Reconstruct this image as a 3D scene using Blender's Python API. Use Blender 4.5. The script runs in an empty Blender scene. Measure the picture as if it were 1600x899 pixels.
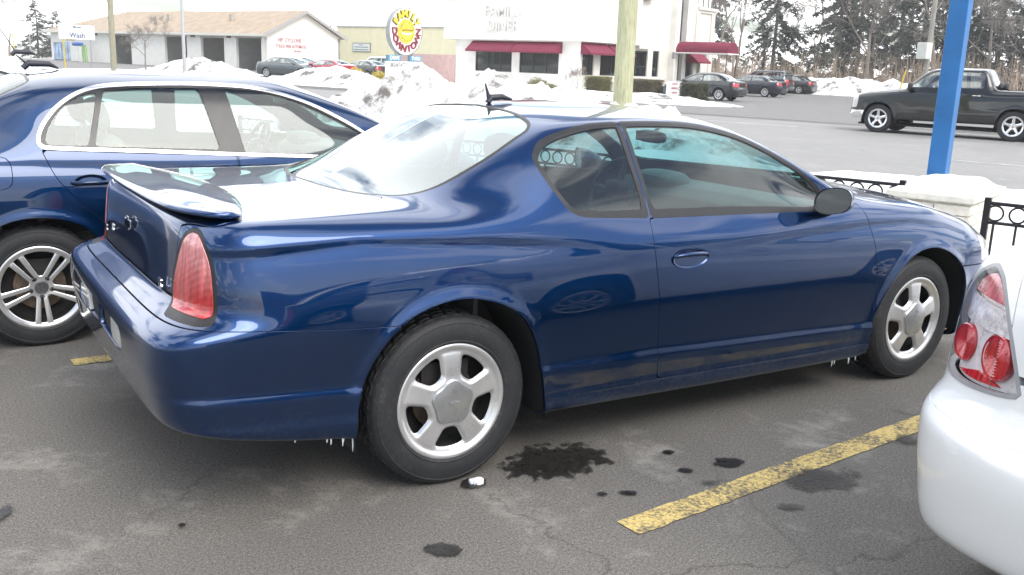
import bpy, bmesh, math, random
import numpy as np
from mathutils import Vector, Matrix, noise as mnoise
PI = math.pi
R_ = math.radians
scn = bpy.context.scene
COL = scn.collection
rng = random.Random(7)

# ------------------------------------------------------------------ camera, sky, sun, exposure
CAM = np.array([-1.67289901, -2.92784611, 1.58243101])
def camera():
    yaw, pitch, roll = R_(57.03992582), R_(-13.24212396), R_(2.09279258)
    fw = Vector((math.cos(pitch)*math.cos(yaw), math.cos(pitch)*math.sin(yaw), math.sin(pitch)))
    r = fw.cross(Vector((0, 0, 1))).normalized(); u = r.cross(fw)
    r2 = math.cos(roll)*r + math.sin(roll)*u
    u2 = -math.sin(roll)*r + math.cos(roll)*u
    cd = bpy.data.cameras.new('camera'); co = bpy.data.objects.new('camera', cd); COL.objects.link(co)
    M = Matrix((( r2.x, u2.x, -fw.x, CAM[0]), (r2.y, u2.y, -fw.y, CAM[1]), (r2.z, u2.z, -fw.z, CAM[2]), (0, 0, 0, 1)))
    co.matrix_world = M
    cd.sensor_width = 36.0; cd.lens = 36.0*1488.4567596877/1600.0
    cd.clip_start = 0.05; cd.clip_end = 3000
    scn.camera = co
camera()
SUN_EL, SUN_AZ = R_(46), R_(-85)      # azimuth measured from +X towards +Y
EXPOSURE = 0.98
def world():
    w = bpy.data.worlds.new('World'); scn.world = w; w.use_nodes = True
    nt = w.node_tree; nt.nodes.clear(); N = nt.nodes.new; L = nt.links.new
    out = N('ShaderNodeOutputWorld'); bg = N('ShaderNodeBackground'); bg.inputs['Strength'].default_value = 0.11
    sky = N('ShaderNodeTexSky'); sky.sky_type = 'NISHITA'; sky.sun_disc = False
    sky.sun_elevation = SUN_EL; sky.sun_rotation = PI/2 - SUN_AZ
    sky.air_density = 1.0; sky.dust_density = 1.6; sky.ozone_density = 1.2
    tc = N('ShaderNodeTexCoord')
    # thin broken cloud: noise on the direction, stretched towards the horizon
    sep = N('ShaderNodeSeparateXYZ'); L(tc.outputs['Generated'], sep.inputs[0])
    zc = N('ShaderNodeMath'); zc.operation = 'MAXIMUM'; zc.inputs[1].default_value = 0.0; L(sep.outputs['Z'], zc.inputs[0])
    za = N('ShaderNodeMath'); za.operation = 'ADD'; za.inputs[1].default_value = 0.16; L(zc.outputs[0], za.inputs[0])
    dx = N('ShaderNodeMath'); dx.operation = 'DIVIDE'; L(sep.outputs['X'], dx.inputs[0]); L(za.outputs[0], dx.inputs[1])
    dy = N('ShaderNodeMath'); dy.operation = 'DIVIDE'; L(sep.outputs['Y'], dy.inputs[0]); L(za.outputs[0], dy.inputs[1])
    cmb = N('ShaderNodeCombineXYZ'); L(dx.outputs[0], cmb.inputs[0]); L(dy.outputs[0], cmb.inputs[1])
    nz = N('ShaderNodeTexNoise'); nz.inputs['Scale'].default_value = 1.35; nz.inputs['Detail'].default_value = 7; nz.inputs['Roughness'].default_value = 0.52
    nz.inputs['Distortion'].default_value = 0.35
    L(cmb.outputs[0], nz.inputs['Vector'])
    # more cloud on the side of the sun (ahead of the camera)
    dt = N('ShaderNodeVectorMath'); dt.operation = 'DOT_PRODUCT'
    dt.inputs[1].default_value = (math.cos(R_(62)), math.sin(R_(62)), 0.25); L(tc.outputs['Generated'], dt.inputs[0])
    ml = N('ShaderNodeMath'); ml.operation = 'MULTIPLY_ADD'; ml.inputs[1].default_value = 0.09; L(dt.outputs['Value'], ml.inputs[0]); L(nz.outputs['Fac'], ml.inputs[2])
    rp = N('ShaderNodeValToRGB'); rp.color_ramp.elements[0].position = 0.45; rp.color_ramp.elements[1].position = 0.57
    rp.color_ramp.interpolation = 'EASE'
    L(ml.outputs[0], rp.inputs[0])
    # cloud brightness falls away from the sun
    cb = N('ShaderNodeMath'); cb.operation = 'MULTIPLY_ADD'; cb.inputs[1].default_value = 0.14; cb.inputs[2].default_value = 0.72
    L(dt.outputs['Value'], cb.inputs[0])
    cc = N('ShaderNodeVectorMath'); cc.operation = 'SCALE'; cc.inputs[0].default_value = (17.0, 17.2, 17.6); L(cb.outputs[0], cc.inputs['Scale'])
    mx = N('ShaderNodeMix'); mx.data_type = 'RGBA'
    L(rp.outputs[0], mx.inputs[0]); L(sky.outputs[0], mx.inputs[6]); L(cc.outputs[0], mx.inputs[7])
    L(mx.outputs[2], bg.inputs['Color']); L(bg.outputs[0], out.inputs['Surface'])
world()
def sun():
    sd = bpy.data.lights.new('sun', 'SUN'); so = bpy.data.objects.new('sun', sd); COL.objects.link(so)
    sd.energy = 1.5; sd.angle = R_(40); sd.color = (1.0, 0.96, 0.9)
    d = Vector((math.cos(SUN_EL)*math.cos(SUN_AZ), math.cos(SUN_EL)*math.sin(SUN_AZ), math.sin(SUN_EL)))
    so.rotation_euler = d.to_track_quat('Z', 'Y').to_euler()
sun()
scn.view_settings.view_transform = 'Standard'; scn.view_settings.look = 'None'
scn.view_settings.gamma = 1.0; scn.view_settings.use_curve_mapping = False
scn.view_settings.exposure = EXPOSURE
scn.render.engine = 'CYCLES'
scn.cycles.max_bounces = 8; scn.cycles.transparent_max_bounces = 24

# ------------------------------------------------------------------ materials
MATS = {}
def base_mat(name):
    m = bpy.data.materials.new(name); m.use_nodes = True
    nt = m.node_tree; b = nt.nodes['Principled BSDF']
    return m, nt, b
def setp(b, **k):
    for n, v in k.items():
        n = {'color': 'Base Color', 'rough': 'Roughness', 'metal': 'Metallic', 'coat': 'Coat Weight', 'coat_rough': 'Coat Roughness', 'spec': 'Specular IOR Level',
             'alpha': 'Alpha', 'emit': 'Emission Color', 'emit_s': 'Emission Strength', 'trans': 'Transmission Weight', 'ior': 'IOR', 'sss': 'Subsurface Weight', 'sheen': 'Sheen Weight'}[n]
        if n in ('Base Color', 'Emission Color'): v = (*v, 1)
        b.inputs[n].default_value = v
def noise_node(nt, scale, detail=4, rough=.55, coord='Object', vec=None, dist=0):
    n = nt.nodes.new('ShaderNodeTexNoise'); n.inputs['Scale'].default_value = scale; n.inputs['Detail'].default_value = detail
    n.inputs['Roughness'].default_value = rough; n.inputs['Distortion'].default_value = dist
    if vec is None:
        tc = nt.nodes.new('ShaderNodeTexCoord'); vec = tc.outputs[coord]
    nt.links.new(vec, n.inputs['Vector'])
    return n
def ramp(nt, fac, stops, interp='LINEAR'):
    r = nt.nodes.new('ShaderNodeValToRGB'); cr = r.color_ramp; cr.interpolation = interp
    while len(cr.elements) < len(stops): cr.elements.new(0.5)
    for e, (p, c) in zip(cr.elements, stops):
        e.position = p; e.color = (*c, 1) if len(c) == 3 else c
    nt.links.new(fac, r.inputs[0]); return r
def mixc(nt, fac, a, b, mode='MIX'):
    m = nt.nodes.new('ShaderNodeMix'); m.data_type = 'RGBA'; m.blend_type = mode
    for sock, v in ((m.inputs[0], fac), (m.inputs[6], a), (m.inputs[7], b)):
        if hasattr(v, 'is_output'): nt.links.new(v, sock)
        elif isinstance(v, (int, float)): sock.default_value = v
        else: sock.default_value = (*v, 1)
    return m.outputs[2]
def bump(nt, b, h, strength=.3, dist=.01):
    n = nt.nodes.new('ShaderNodeBump'); n.inputs['Strength'].default_value = strength; n.inputs['Distance'].default_value = dist
    nt.links.new(h, n.inputs['Height']); nt.links.new(n.outputs[0], b.inputs['Normal']); return n
def plain(name, color, rough=.5, metal=0, vary=.12, nscale=14, bumps=0, coat=0, **k):
    """principled surface with a little mottled wear in colour and gloss"""
    if name in MATS: return MATS[name]
    m, nt, b = base_mat(name); setp(b, color=color, rough=rough, metal=metal, coat=coat, **k)
    n = noise_node(nt, nscale, 5)
    lo = tuple(max(0, c*(1-vary)) for c in color); hi = tuple(min(1, c*(1+vary)) for c in color)
    r = ramp(nt, n.outputs['Fac'], [(.3, lo), (.7, hi)]); nt.links.new(r.outputs[0], b.inputs['Base Color'])
    r2 = ramp(nt, n.outputs['Fac'], [(.3, (rough*.85,)*3), (.75, (min(1, rough*1.2),)*3)]); nt.links.new(r2.outputs[0], b.inputs['Roughness'])
    if bumps: bump(nt, b, noise_node(nt, nscale*6, 4).outputs['Fac'], bumps, .004)
    MATS[name] = m; return m
def paint(name, color, metal=.35, rough=.32, dirt=.35, cior=1.60):
    if name in MATS: return MATS[name]
    m, nt, b = base_mat(name)
    setp(b, color=color, rough=rough, metal=metal, coat=1.0, coat_rough=.010, spec=.25 if metal < .4 else .04); b.inputs['Coat IOR'].default_value = cior
    tc = nt.nodes.new('ShaderNodeTexCoord')
    sep = nt.nodes.new('ShaderNodeSeparateXYZ'); nt.links.new(tc.outputs['Object'], sep.inputs[0])
    # road salt film, stronger near the sills
    n = noise_node(nt, 3.5, 8, .65, vec=tc.outputs['Object'])
    n2 = noise_node(nt, 60, 3, .6, vec=tc.outputs['Object'])
    h = nt.nodes.new('ShaderNodeMapRange'); nt.links.new(sep.outputs['Z'], h.inputs[0])
    h.inputs['From Min'].default_value = .62; h.inputs['From Max'].default_value = .15; h.inputs['To Min'].default_value = 0.02; h.inputs['To Max'].default_value = 1
    mm = nt.nodes.new('ShaderNodeMath'); mm.operation = 'MULTIPLY'; nt.links.new(h.outputs[0], mm.inputs[0]); nt.links.new(n.outputs['Fac'], mm.inputs[1])
    m2 = nt.nodes.new('ShaderNodeMath'); m2.operation = 'MULTIPLY'; nt.links.new(mm.outputs[0], m2.inputs[0]); nt.links.new(n2.outputs['Fac'], m2.inputs[1])
    m3 = nt.nodes.new('ShaderNodeMapRange'); m3.inputs['From Min'].default_value = .14; m3.inputs['From Max'].default_value = .5; m3.inputs['To Max'].default_value = dirt*.24; nt.links.new(m2.outputs[0], m3.inputs[0])
    c = mixc(nt, m3.outputs[0], color, (.33, .34, .35)); nt.links.new(c, b.inputs['Base Color'])
    cr = nt.nodes.new('ShaderNodeMapRange'); nt.links.new(m3.outputs[0], cr.inputs[0])
    cr.inputs['To Min'].default_value = .012; cr.inputs['To Max'].default_value = .6; nt.links.new(cr.outputs[0], b.inputs['Coat Roughness'])
    MATS[name] = m; return m
def glass(name, tint=(.75, .85, .82), refl=1.0, ior=1.5):
    """window pane: tinted straight-through light plus a fresnel reflection"""
    if name in MATS: return MATS[name]
    m = bpy.data.materials.new(name); m.use_nodes = True; nt = m.node_tree; nt.nodes.clear()
    o = nt.nodes.new('ShaderNodeOutputMaterial'); t = nt.nodes.new('ShaderNodeBsdfTransparent'); t.inputs[0].default_value = (*tint, 1)
    g = nt.nodes.new('ShaderNodeBsdfGlossy'); g.inputs['Roughness'].default_value = .015; g.inputs['Color'].default_value = (.95, 1, 1, 1)
    f = nt.nodes.new('ShaderNodeLayerWeight'); f.inputs[0].default_value = .5
    pw = nt.nodes.new('ShaderNodeMath'); pw.operation = 'POWER'; pw.inputs[1].default_value = 4.2; nt.links.new(f.outputs['Facing'], pw.inputs[0])
    k = nt.nodes.new('ShaderNodeMath'); k.operation = 'MULTIPLY_ADD'; k.inputs[1].default_value = .85; k.inputs[2].default_value = .055*refl; k.use_clamp = True
    nt.links.new(pw.outputs[0], k.inputs[0])
    d = nt.nodes.new('ShaderNodeBsdfDiffuse'); d.inputs[0].default_value = (.5, .51, .5, 1)
    n = noise_node(nt, 9, 8, .6); rr = ramp(nt, n.outputs['Fac'], [(.45, (.003,)*3), (.8, (.025,)*3)])
    m1 = nt.nodes.new('ShaderNodeMixShader'); nt.links.new(rr.outputs[0], m1.inputs[0]); nt.links.new(t.outputs[0], m1.inputs[1]); nt.links.new(d.outputs[0], m1.inputs[2])
    m2 = nt.nodes.new('ShaderNodeMixShader'); nt.links.new(k.outputs[0], m2.inputs[0]); nt.links.new(m1.outputs[0], m2.inputs[1]); nt.links.new(g.outputs[0], m2.inputs[2])
    nt.links.new(m2.outputs[0], o.inputs['Surface']); MATS[name] = m; return m

# ------------------------------------------------------------------ naming
def tag(o, label=None, cat=None, group=None, kind=None):
    if label: o['label'] = label
    if cat: o['category'] = cat
    if group: o['group'] = group
    if kind: o['kind'] = kind
    return o
def empty(name, loc=(0, 0, 0), rz=0, label=None, cat=None, group=None):
    o = bpy.data.objects.new(name, None); COL.objects.link(o); o.location = loc; o.rotation_euler = (0, 0, rz)
    o.empty_display_size = .1
    return tag(o, label, cat, group)
def link_mesh(name, me, mat=None, parent=None, smooth=False):
    o = bpy.data.objects.new(name, me); COL.objects.link(o)
    if mat is not None:
        for mm in (mat if isinstance(mat, (list, tuple)) else [mat]): me.materials.append(mm)
    if smooth: me.polygons.foreach_set('use_smooth', [True]*len(me.polygons))
    if parent is not None: o.parent = parent
    return o
def copy_tree(o, parent=None):
    c = o.copy(); COL.objects.link(c); c.parent = parent
    for ch in [x for x in bpy.data.objects if x.parent == o]: copy_tree(ch, c)
    return c

# ------------------------------------------------------------------ polygon mesh collector
class MB:
    def __init__(s): s.v = []; s.f = []; s.m = []
    def add(s, vs, fs, mi=0):
        b = len(s.v); s.v += [tuple(float(q) for q in p) for p in vs]; s.f += [tuple(b+i for i in f) for f in fs]; s.m += [mi]*len(fs); return s
    def box(s, a, b, mi=0, M=None):
        x0, y0, z0 = a; x1, y1, z1 = b
        v = [(x0,y0,z0),(x1,y0,z0),(x1,y1,z0),(x0,y1,z0),(x0,y0,z1),(x1,y0,z1),(x1,y1,z1),(x0,y1,z1)]
        if M is not None: v = [tuple(M @ Vector(p)) for p in v]
        return s.add(v, [(0,3,2,1),(4,5,6,7),(0,1,5,4),(1,2,6,5),(2,3,7,6),(3,0,4,7)], mi)
    def tube(s, pts, rad, n=8, mi=0, cap=True, sq=None):
        pts = [Vector(p) for p in pts]; rr = rad if isinstance(rad, (list, tuple)) else [rad]*len(pts)
        vs = []; ref = None
        for i, p in enumerate(pts):
            t = (pts[min(i+1, len(pts)-1)] - pts[max(i-1, 0)])
            if t.length < 1e-9: t = Vector((0, 0, 1))
            t.normalize()
            if ref is None:
                ref = Vector((0, 0, 1)) if abs(t.z) < .9 else Vector((1, 0, 0))
                a = t.cross(ref).normalized()
            else:
                a = (a - t*a.dot(t)); a = a.normalized() if a.length > 1e-6 else t.orthogonal().normalized()
            b = t.cross(a)
            for k in range(n):
                th = 2*PI*k/n; vs.append(p + rr[i]*(math.cos(th)*a + math.sin(th)*b*(sq or 1)))
        fs = []
        for i in range(len(pts)-1):
            for k in range(n): fs.append((i*n+k, i*n+(k+1) % n, (i+1)*n+(k+1) % n, (i+1)*n+k))
        if cap: fs += [tuple(range(n))[::-1], tuple((len(pts)-1)*n+k for k in range(n))]
        return s.add(vs, fs, mi)
    def lathe(s, prof, c=(0, 0, 0), axis='z', n=24, mi=0, closed=False):
        vs = []
        for (r, h) in prof:
            for k in range(n):
                th = 2*PI*k/n; a, b = r*math.cos(th), r*math.sin(th)
                p = (a, b, h) if axis == 'z' else ((a, h, b) if axis == 'y' else (h, a, b))
                vs.append((p[0]+c[0], p[1]+c[1], p[2]+c[2]))
        fs = []; m = len(prof)
        for i in range(m if closed else m-1):
            j = (i+1) % m
            for k in range(n): fs.append((i*n+k, i*n+(k+1) % n, j*n+(k+1) % n, j*n+k))
        return s.add(vs, fs, mi)
    def prism(s, poly, z0, z1, M=None, mi=0, bevel=0):
        n = len(poly); v = [(x, y, z0) for x, y in poly] + [(x, y, z1) for x, y in poly]
        if M is not None: v = [tuple(M @ Vector(p)) for p in v]
        return s.add(v, [tuple(range(n))[::-1], tuple(range(n, 2*n))] + [(i, (i+1) % n, n+(i+1) % n, n+i) for i in range(n)], mi)
    def build(s, name, mat=None, parent=None, smooth=False, bevel=0, seg=2, auto=None):
        me = bpy.data.meshes.new(name); me.from_pydata(s.v, [], s.f); me.polygons.foreach_set('material_index', s.m)
        bm = bmesh.new(); bm.from_mesh(me)
        bmesh.ops.recalc_face_normals(bm, faces=bm.faces)
        if bevel:
            es = [e for e in bm.edges if len(e.link_faces) == 2 and e.calc_face_angle(0) > .6]
            bmesh.ops.bevel(bm, geom=es, offset=bevel, segments=seg, affect='EDGES', profile=.5, clamp_overlap=True)
        if smooth:
            for f in bm.faces: f.smooth = True
            for e in bm.edges:
                if len(e.link_faces) == 2 and e.calc_face_angle(0) > (auto or .7): e.smooth = False
        bm.to_mesh(me); bm.free()
        return link_mesh(name, me, mat, parent)

# ------------------------------------------------------------------ surfaces cut by outlines
def pchip(xs, ys, x):
    xs = np.asarray(xs, float); ys = np.asarray(ys, float); x = np.asarray(x, float)
    if len(xs) == 1: return np.full_like(x, ys[0])
    h = np.diff(xs); d = (ys[1:]-ys[:-1])/(h[:, None] if ys.ndim > 1 else h)
    m = np.zeros_like(ys)
    if len(xs) > 2:
        h0, h1 = h[:-1], h[1:]
        if ys.ndim > 1: h0 = h0[:, None]; h1 = h1[:, None]
        w1 = 2*h1+h0; w2 = h1+2*h0
        with np.errstate(divide='ignore', invalid='ignore'):
            mm = (w1+w2)/(w1/d[:-1]+w2/d[1:])
        mm = np.where(d[:-1]*d[1:] <= 0, 0, mm); m[1:-1] = np.nan_to_num(mm)
    m[0] = d[0]; m[-1] = d[-1]
    i = np.clip(np.searchsorted(xs, x)-1, 0, len(xs)-2)
    t = (x-xs[i])/h[i]; tc = np.clip(t, 0, 1); hh = h[i]
    if ys.ndim > 1: tc = tc[:, None]; hh = hh[:, None]
    t2, t3 = tc*tc, tc**3
    return (2*t3-3*t2+1)*ys[i]+(t3-2*t2+tc)*hh*m[i]+(-2*t3+3*t2)*ys[i+1]+(t3-t2)*hh*m[i+1]
def knots(k, x, sig=0.0):
    k = np.asarray(k, float)
    if k.ndim == 0: return np.full_like(np.asarray(x, float), float(k))
    if sig <= 0: return pchip(k[:, 0], k[:, 1], x)
    acc = 0; W = 0
    for o, w in ((-1.5, .13), (-.75, .6), (0, 1), (.75, .6), (1.5, .13)):
        acc = acc + w*pchip(k[:, 0], k[:, 1], np.clip(x+o*sig, k[0, 0], k[-1, 0])); W += w
    return acc/W
def curve(pts, n=8, closed=True):
    """smooth outline through points; a point given as (x, y, 1) is kept as a corner"""
    P = [np.array(p[:2], float) for p in pts]; C = [len(p) > 2 for p in pts]; out = []; m = len(P)
    rngk = range(m if closed else m-1)
    for i in rngk:
        p0, p1, p2, p3 = P[i-1], P[i], P[(i+1) % m], P[(i+2) % m]
        if not closed and i == 0: p0 = p1
        if not closed and i == m-2: p3 = p2
        t1 = (p2-p0)/2; t2 = (p3-p1)/2
        L = np.linalg.norm(p2-p1)
        if C[i]: t1 = (p2-p1)
        if C[(i+1) % m]: t2 = (p2-p1)
        for t in (t1, t2):
            l = np.linalg.norm(t)
            if l > L*1.2: t *= L*1.2/l
        for k in range(n):
            t = k/n
            out.append((2*t**3-3*t*t+1)*p1+(t**3-2*t*t+t)*t1+(-2*t**3+3*t*t)*p2+(t**3-t*t)*t2)
    if not closed: out.append(P[-1])
    return np.array(out)
def polysdf(poly, q):
    """signed distance, negative inside"""
    a = poly; b = np.roll(poly, -1, 0); q = np.asarray(q, float)
    res = np.empty(len(q))
    for s in range(0, len(q), 20000):
        Q = q[s:s+20000, None, :]; e = (b-a)[None]; w = Q-a[None]
        t = np.clip((w*e).sum(2)/np.maximum((e*e).sum(2), 1e-12), 0, 1)
        d = np.sqrt((((w-e*t[..., None])**2).sum(2)).min(1))
        c1 = (a[None, :, 1] <= Q[..., 1]); c2 = (b[None, :, 1] > Q[..., 1])
        cr = e[..., 0]*w[..., 1]-e[..., 1]*w[..., 0]
        up = c1 & c2 & (cr > 0); dn = (~c1) & (~c2) & (cr < 0)
        inside = ((up.sum(1)-dn.sum(1)) != 0)
        res[s:s+20000] = np.where(inside, -d, d)
    return res
def linedist(poly, q):
    """distance to an open polyline, with a sign: positive on its left"""
    a = poly[:-1]; b = poly[1:]; q = np.asarray(q, float)[:, None, :]
    e = (b-a)[None]; w = q-a[None]; t = (w*e).sum(2)/np.maximum((e*e).sum(2), 1e-12)
    lo = np.zeros(len(a)); hi = np.ones(len(a)); lo[0] = -1e3; hi[-1] = 1e3
    tt = np.clip(t, lo, hi); dv = w-e*tt[..., None]; d = np.sqrt((dv**2).sum(2)); j = d.argmin(1)
    cr = e[..., 0]*w[..., 1]-e[..., 1]*w[..., 0]
    k = np.arange(len(d)); return d[k, j]*np.sign(cr[k, j]+1e-12)
class Sheet:
    """vertices with normals and (u, v) line coordinates, faces as index lists"""
    def __init__(s, V, N, UV, F): s.V, s.N, s.UV, s.F = V, N, UV, F
    def cut(s, fun):
        if len(s.F) == 0: return s, s
        d = fun(s.V, s.UV); d = np.where(np.abs(d) < 1e-7, 1e-7, d)
        sg = d > 0; A = []; B = []; V = list(s.V); N = list(s.N); U = list(s.UV); cache = {}; new = []
        quads = [f for f in s.F]
        mixed = []
        for f in quads:
            k = sum(bool(sg[i]) for i in f)
            if k == 0: A.append(f)
            elif k == len(f): B.append(f)
            else: mixed.append(f)
        def mid(i, j):
            key = (i, j) if i < j else (j, i)
            if key in cache: return cache[key]
            i, j = key; t = d[i]/(d[i]-d[j]); V.append(s.V[i]*(1-t)+s.V[j]*t)
            n = s.N[i]*(1-t)+s.N[j]*t; N.append(n/np.linalg.norm(n)); U.append(s.UV[i]*(1-t)+s.UV[j]*t)
            cache[key] = len(V)-1; return cache[key]
        for f in mixed:
            fa, fb = [], []
            for q in range(len(f)):
                i, j = f[q], f[(q+1) % len(f)]
                (fb if sg[i] else fa).append(i)
                if sg[i] != sg[j]:
                    m = mid(i, j); fa.append(m); fb.append(m)
            if len(fa) > 2: A.append(fa)
            if len(fb) > 2: B.append(fb)
        V = np.array(V); N = np.array(N); U = np.array(U)
        return Sheet(V, N, U, A).clean(), Sheet(V, N, U, B).clean()
    def clean(s):
        if not s.F: return s
        used = sorted({i for f in s.F for i in f}); mp = {o: k for k, o in enumerate(used)}
        return Sheet(s.V[used], s.N[used], s.UV[used], [[mp[i] for i in f] for f in s.F])
    def take(s, fun): return s.cut(fun)[0]
    def drop(s, fun): return s.cut(fun)[1]
    def offset(s, d): return Sheet(s.V+s.N*d, s.N.copy(), s.UV, [list(f) for f in s.F])
    def copy(s): return Sheet(s.V.copy(), s.N.copy(), s.UV.copy(), [list(f) for f in s.F])
    def flange(s, depth=.014, rnd=.003):
        """fold the open edges inward so that a panel has a thickness"""
        cnt = {}
        for f in s.F:
            for q in range(len(f)):
                i, j = f[q], f[(q+1) % len(f)]; cnt[(i, j)] = cnt.get((i, j), 0)+1
        be = [(i, j) for (i, j) in cnt if (j, i) not in cnt]
        if not be: return s
        be = [(i, j) for i, j in be if not (abs(s.V[i][1]-s.ymid) < 1e-5 and abs(s.V[j][1]-s.ymid) < 1e-5)] if hasattr(s, 'ymid') else be
        acc = {}
        for i, j in be:
            e = s.V[j]-s.V[i]; nn = s.N[i]+s.N[j]; o = np.cross(e, nn); l = np.linalg.norm(o)
            if l < 1e-12: continue
            o = o/l*np.linalg.norm(e)
            for k in (i, j): acc[k] = acc.get(k, 0)+o
        V = list(s.V); N = list(s.N); U = list(s.UV); F = [list(f) for f in s.F]; mp = {}
        for k, o in acc.items():
            l = np.linalg.norm(o); o = o/l if l > 1e-12 else s.N[k]
            ids = []
            for (a, dd, nb) in ((0, 0, .75), (.35*rnd, rnd, .1), (.35*rnd, depth, .0)):
                V.append(s.V[k]+o*a-s.N[k]*dd); n = o*(1-nb)+s.N[k]*nb; N.append(n/np.linalg.norm(n)); U.append(s.UV[k]); ids.append(len(V)-1)
            mp[k] = ids
        for i, j in be:
            if i in mp and j in mp:
                for q in range(2): F.append([mp[j][q], mp[i][q], mp[i][q+1], mp[j][q+1]])
        return Sheet(np.array(V), np.array(N), np.array(U), F)
    def mirror(s, y0=0.0):
        V = s.V.copy(); V[:, 1] = 2*y0-V[:, 1]; N = s.N.copy(); N[:, 1] *= -1
        return Sheet(V, N, s.UV, [list(f)[::-1] for f in s.F])
    def join(s, o):
        n = len(s.V); return Sheet(np.vstack([s.V, o.V]), np.vstack([s.N, o.N]), np.vstack([s.UV, o.UV]), s.F+[[i+n for i in f] for f in o.F])
    def sym(s, y0=0.0): return s.join(s.mirror(y0))
    def build(s, name, mat, parent=None):
        me = bpy.data.meshes.new(name); me.from_pydata(s.V.tolist(), [], s.F)
        me.polygons.foreach_set('use_smooth', [True]*len(me.polygons))
        o = link_mesh(name, me, mat, parent)
        me.normals_split_custom_set_from_vertices(s.N.tolist())
        return o
def sell(p, n, asp=1.0):
    """superellipse quarter resampled evenly: from (0,1) side to (1,0) end"""
    th = np.linspace(0, PI/2, 1200); a = np.sin(th)**(2/p); b = np.cos(th)**(2/p)
    L = np.concatenate([[0], np.cumsum(np.hypot(np.diff(a)*asp, np.diff(b)))]); t = np.linspace(0, L[-1], n+1)
    return np.interp(t, L, a), np.interp(t, L, b)
def body_sheet(lines, xcr, xcf, nm=190, ne=46, nv=7, disp=None, sm=2, sig=.05):
    """a car's right half: lengthwise lines wrapped round both ends and joined by smooth cross-sections"""
    K = len(lines); cols = []
    xm = np.linspace(xcr, xcf, nm+1)
    P = np.zeros((K, 2*ne+nm+1, 3))
    for k, l in enumerate(lines):
        a, b = sell(l.get('pr', 3), ne, .62); xr = xcr-(xcr-l['xr'])*a[::-1]; fr = b[::-1]
        a2, b2 = sell(l.get('pf', 2.6), ne, .7); xf = xcf+(l['xf']-xcf)*a2; ff = b2
        x = np.concatenate([xr[:-1], xm, xf[1:]]); fac = np.concatenate([fr[:-1], np.ones(nm+1), ff[1:]])
        w = knots(l['w'], x, sig)*fac; z = knots(l['z'], x, sig)
        P[k, :, 0] = x; P[k, :, 1] = -w; P[k, :, 2] = z
    for it in range(3): P[:, 1:-1] = P[:, 1:-1]*.5+(P[:, :-2]+P[:, 2:])*.25
    P[:, 0, 1] = 0; P[:, -1, 1] = 0
    # dense sections
    seg = np.linalg.norm(np.diff(P[:, ne:ne+nm+1:10], axis=0), axis=2).mean(1); t = np.concatenate([[0], np.cumsum(np.maximum(seg, .02))])
    tt = []; vv = []
    for k in range(K-1):
        m = max(2, int(round((t[k+1]-t[k])/.0135*nv/7)))
        for q in range(m): tt.append(t[k]+(t[k+1]-t[k])*q/m); vv.append(k+q/m)
    tt.append(t[-1]); vv.append(K-1); tt = np.array(tt); vv = np.array(vv)
    U = P.shape[1]; Q = pchip(t, P.reshape(K, -1), tt).reshape(len(tt), U, 3)
    for it in range(sm*3): Q[1:-1] = Q[1:-1]*.5+(Q[:-2]+Q[2:])*.25
    for it in range(sm): Q[:, 1:-1] = Q[:, 1:-1]*.5+(Q[:, :-2]+Q[:, 2:])*.25
    Q[:, 0, 1] = 0; Q[:, -1, 1] = 0; Q[-1, :, 1] = 0
    if disp is not None:
        dw = disp(Q[..., 0], Q[..., 2], -Q[..., 1], vv[:, None]+0*Q[..., 0])
        Q[..., 1] -= dw*np.clip(-Q[..., 1]/.3, 0, 1)
    du = np.gradient(Q, axis=1); dv = np.gradient(Q, axis=0)
    # mirrored neighbours at the centre line keep the normals in the plane of symmetry
    N = np.cross(du, dv); l = np.linalg.norm(N, axis=2, keepdims=True)
    bad = l[..., 0] < 1e-9; N = N/np.maximum(l, 1e-12)
    N[:, 0, 1] = 0; N[:, -1, 1] = 0; N[-1, :, 1] = 0
    N[bad] = (0, 0, 1); N /= np.maximum(np.linalg.norm(N, axis=2, keepdims=True), 1e-9)
    nvv = len(tt); idx = np.arange(nvv*U).reshape(nvv, U)
    F = np.stack([idx[:-1, :-1], idx[:-1, 1:], idx[1:, 1:], idx[1:, :-1]], -1).reshape(-1, 4).tolist()
    uv = np.stack([np.broadcast_to(np.arange(U), (nvv, U)), np.broadcast_to(vv[:, None], (nvv, U))], -1).reshape(-1, 2).astype(float)
    return Sheet(Q.reshape(-1, 3), N.reshape(-1, 3), uv, F)
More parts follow.
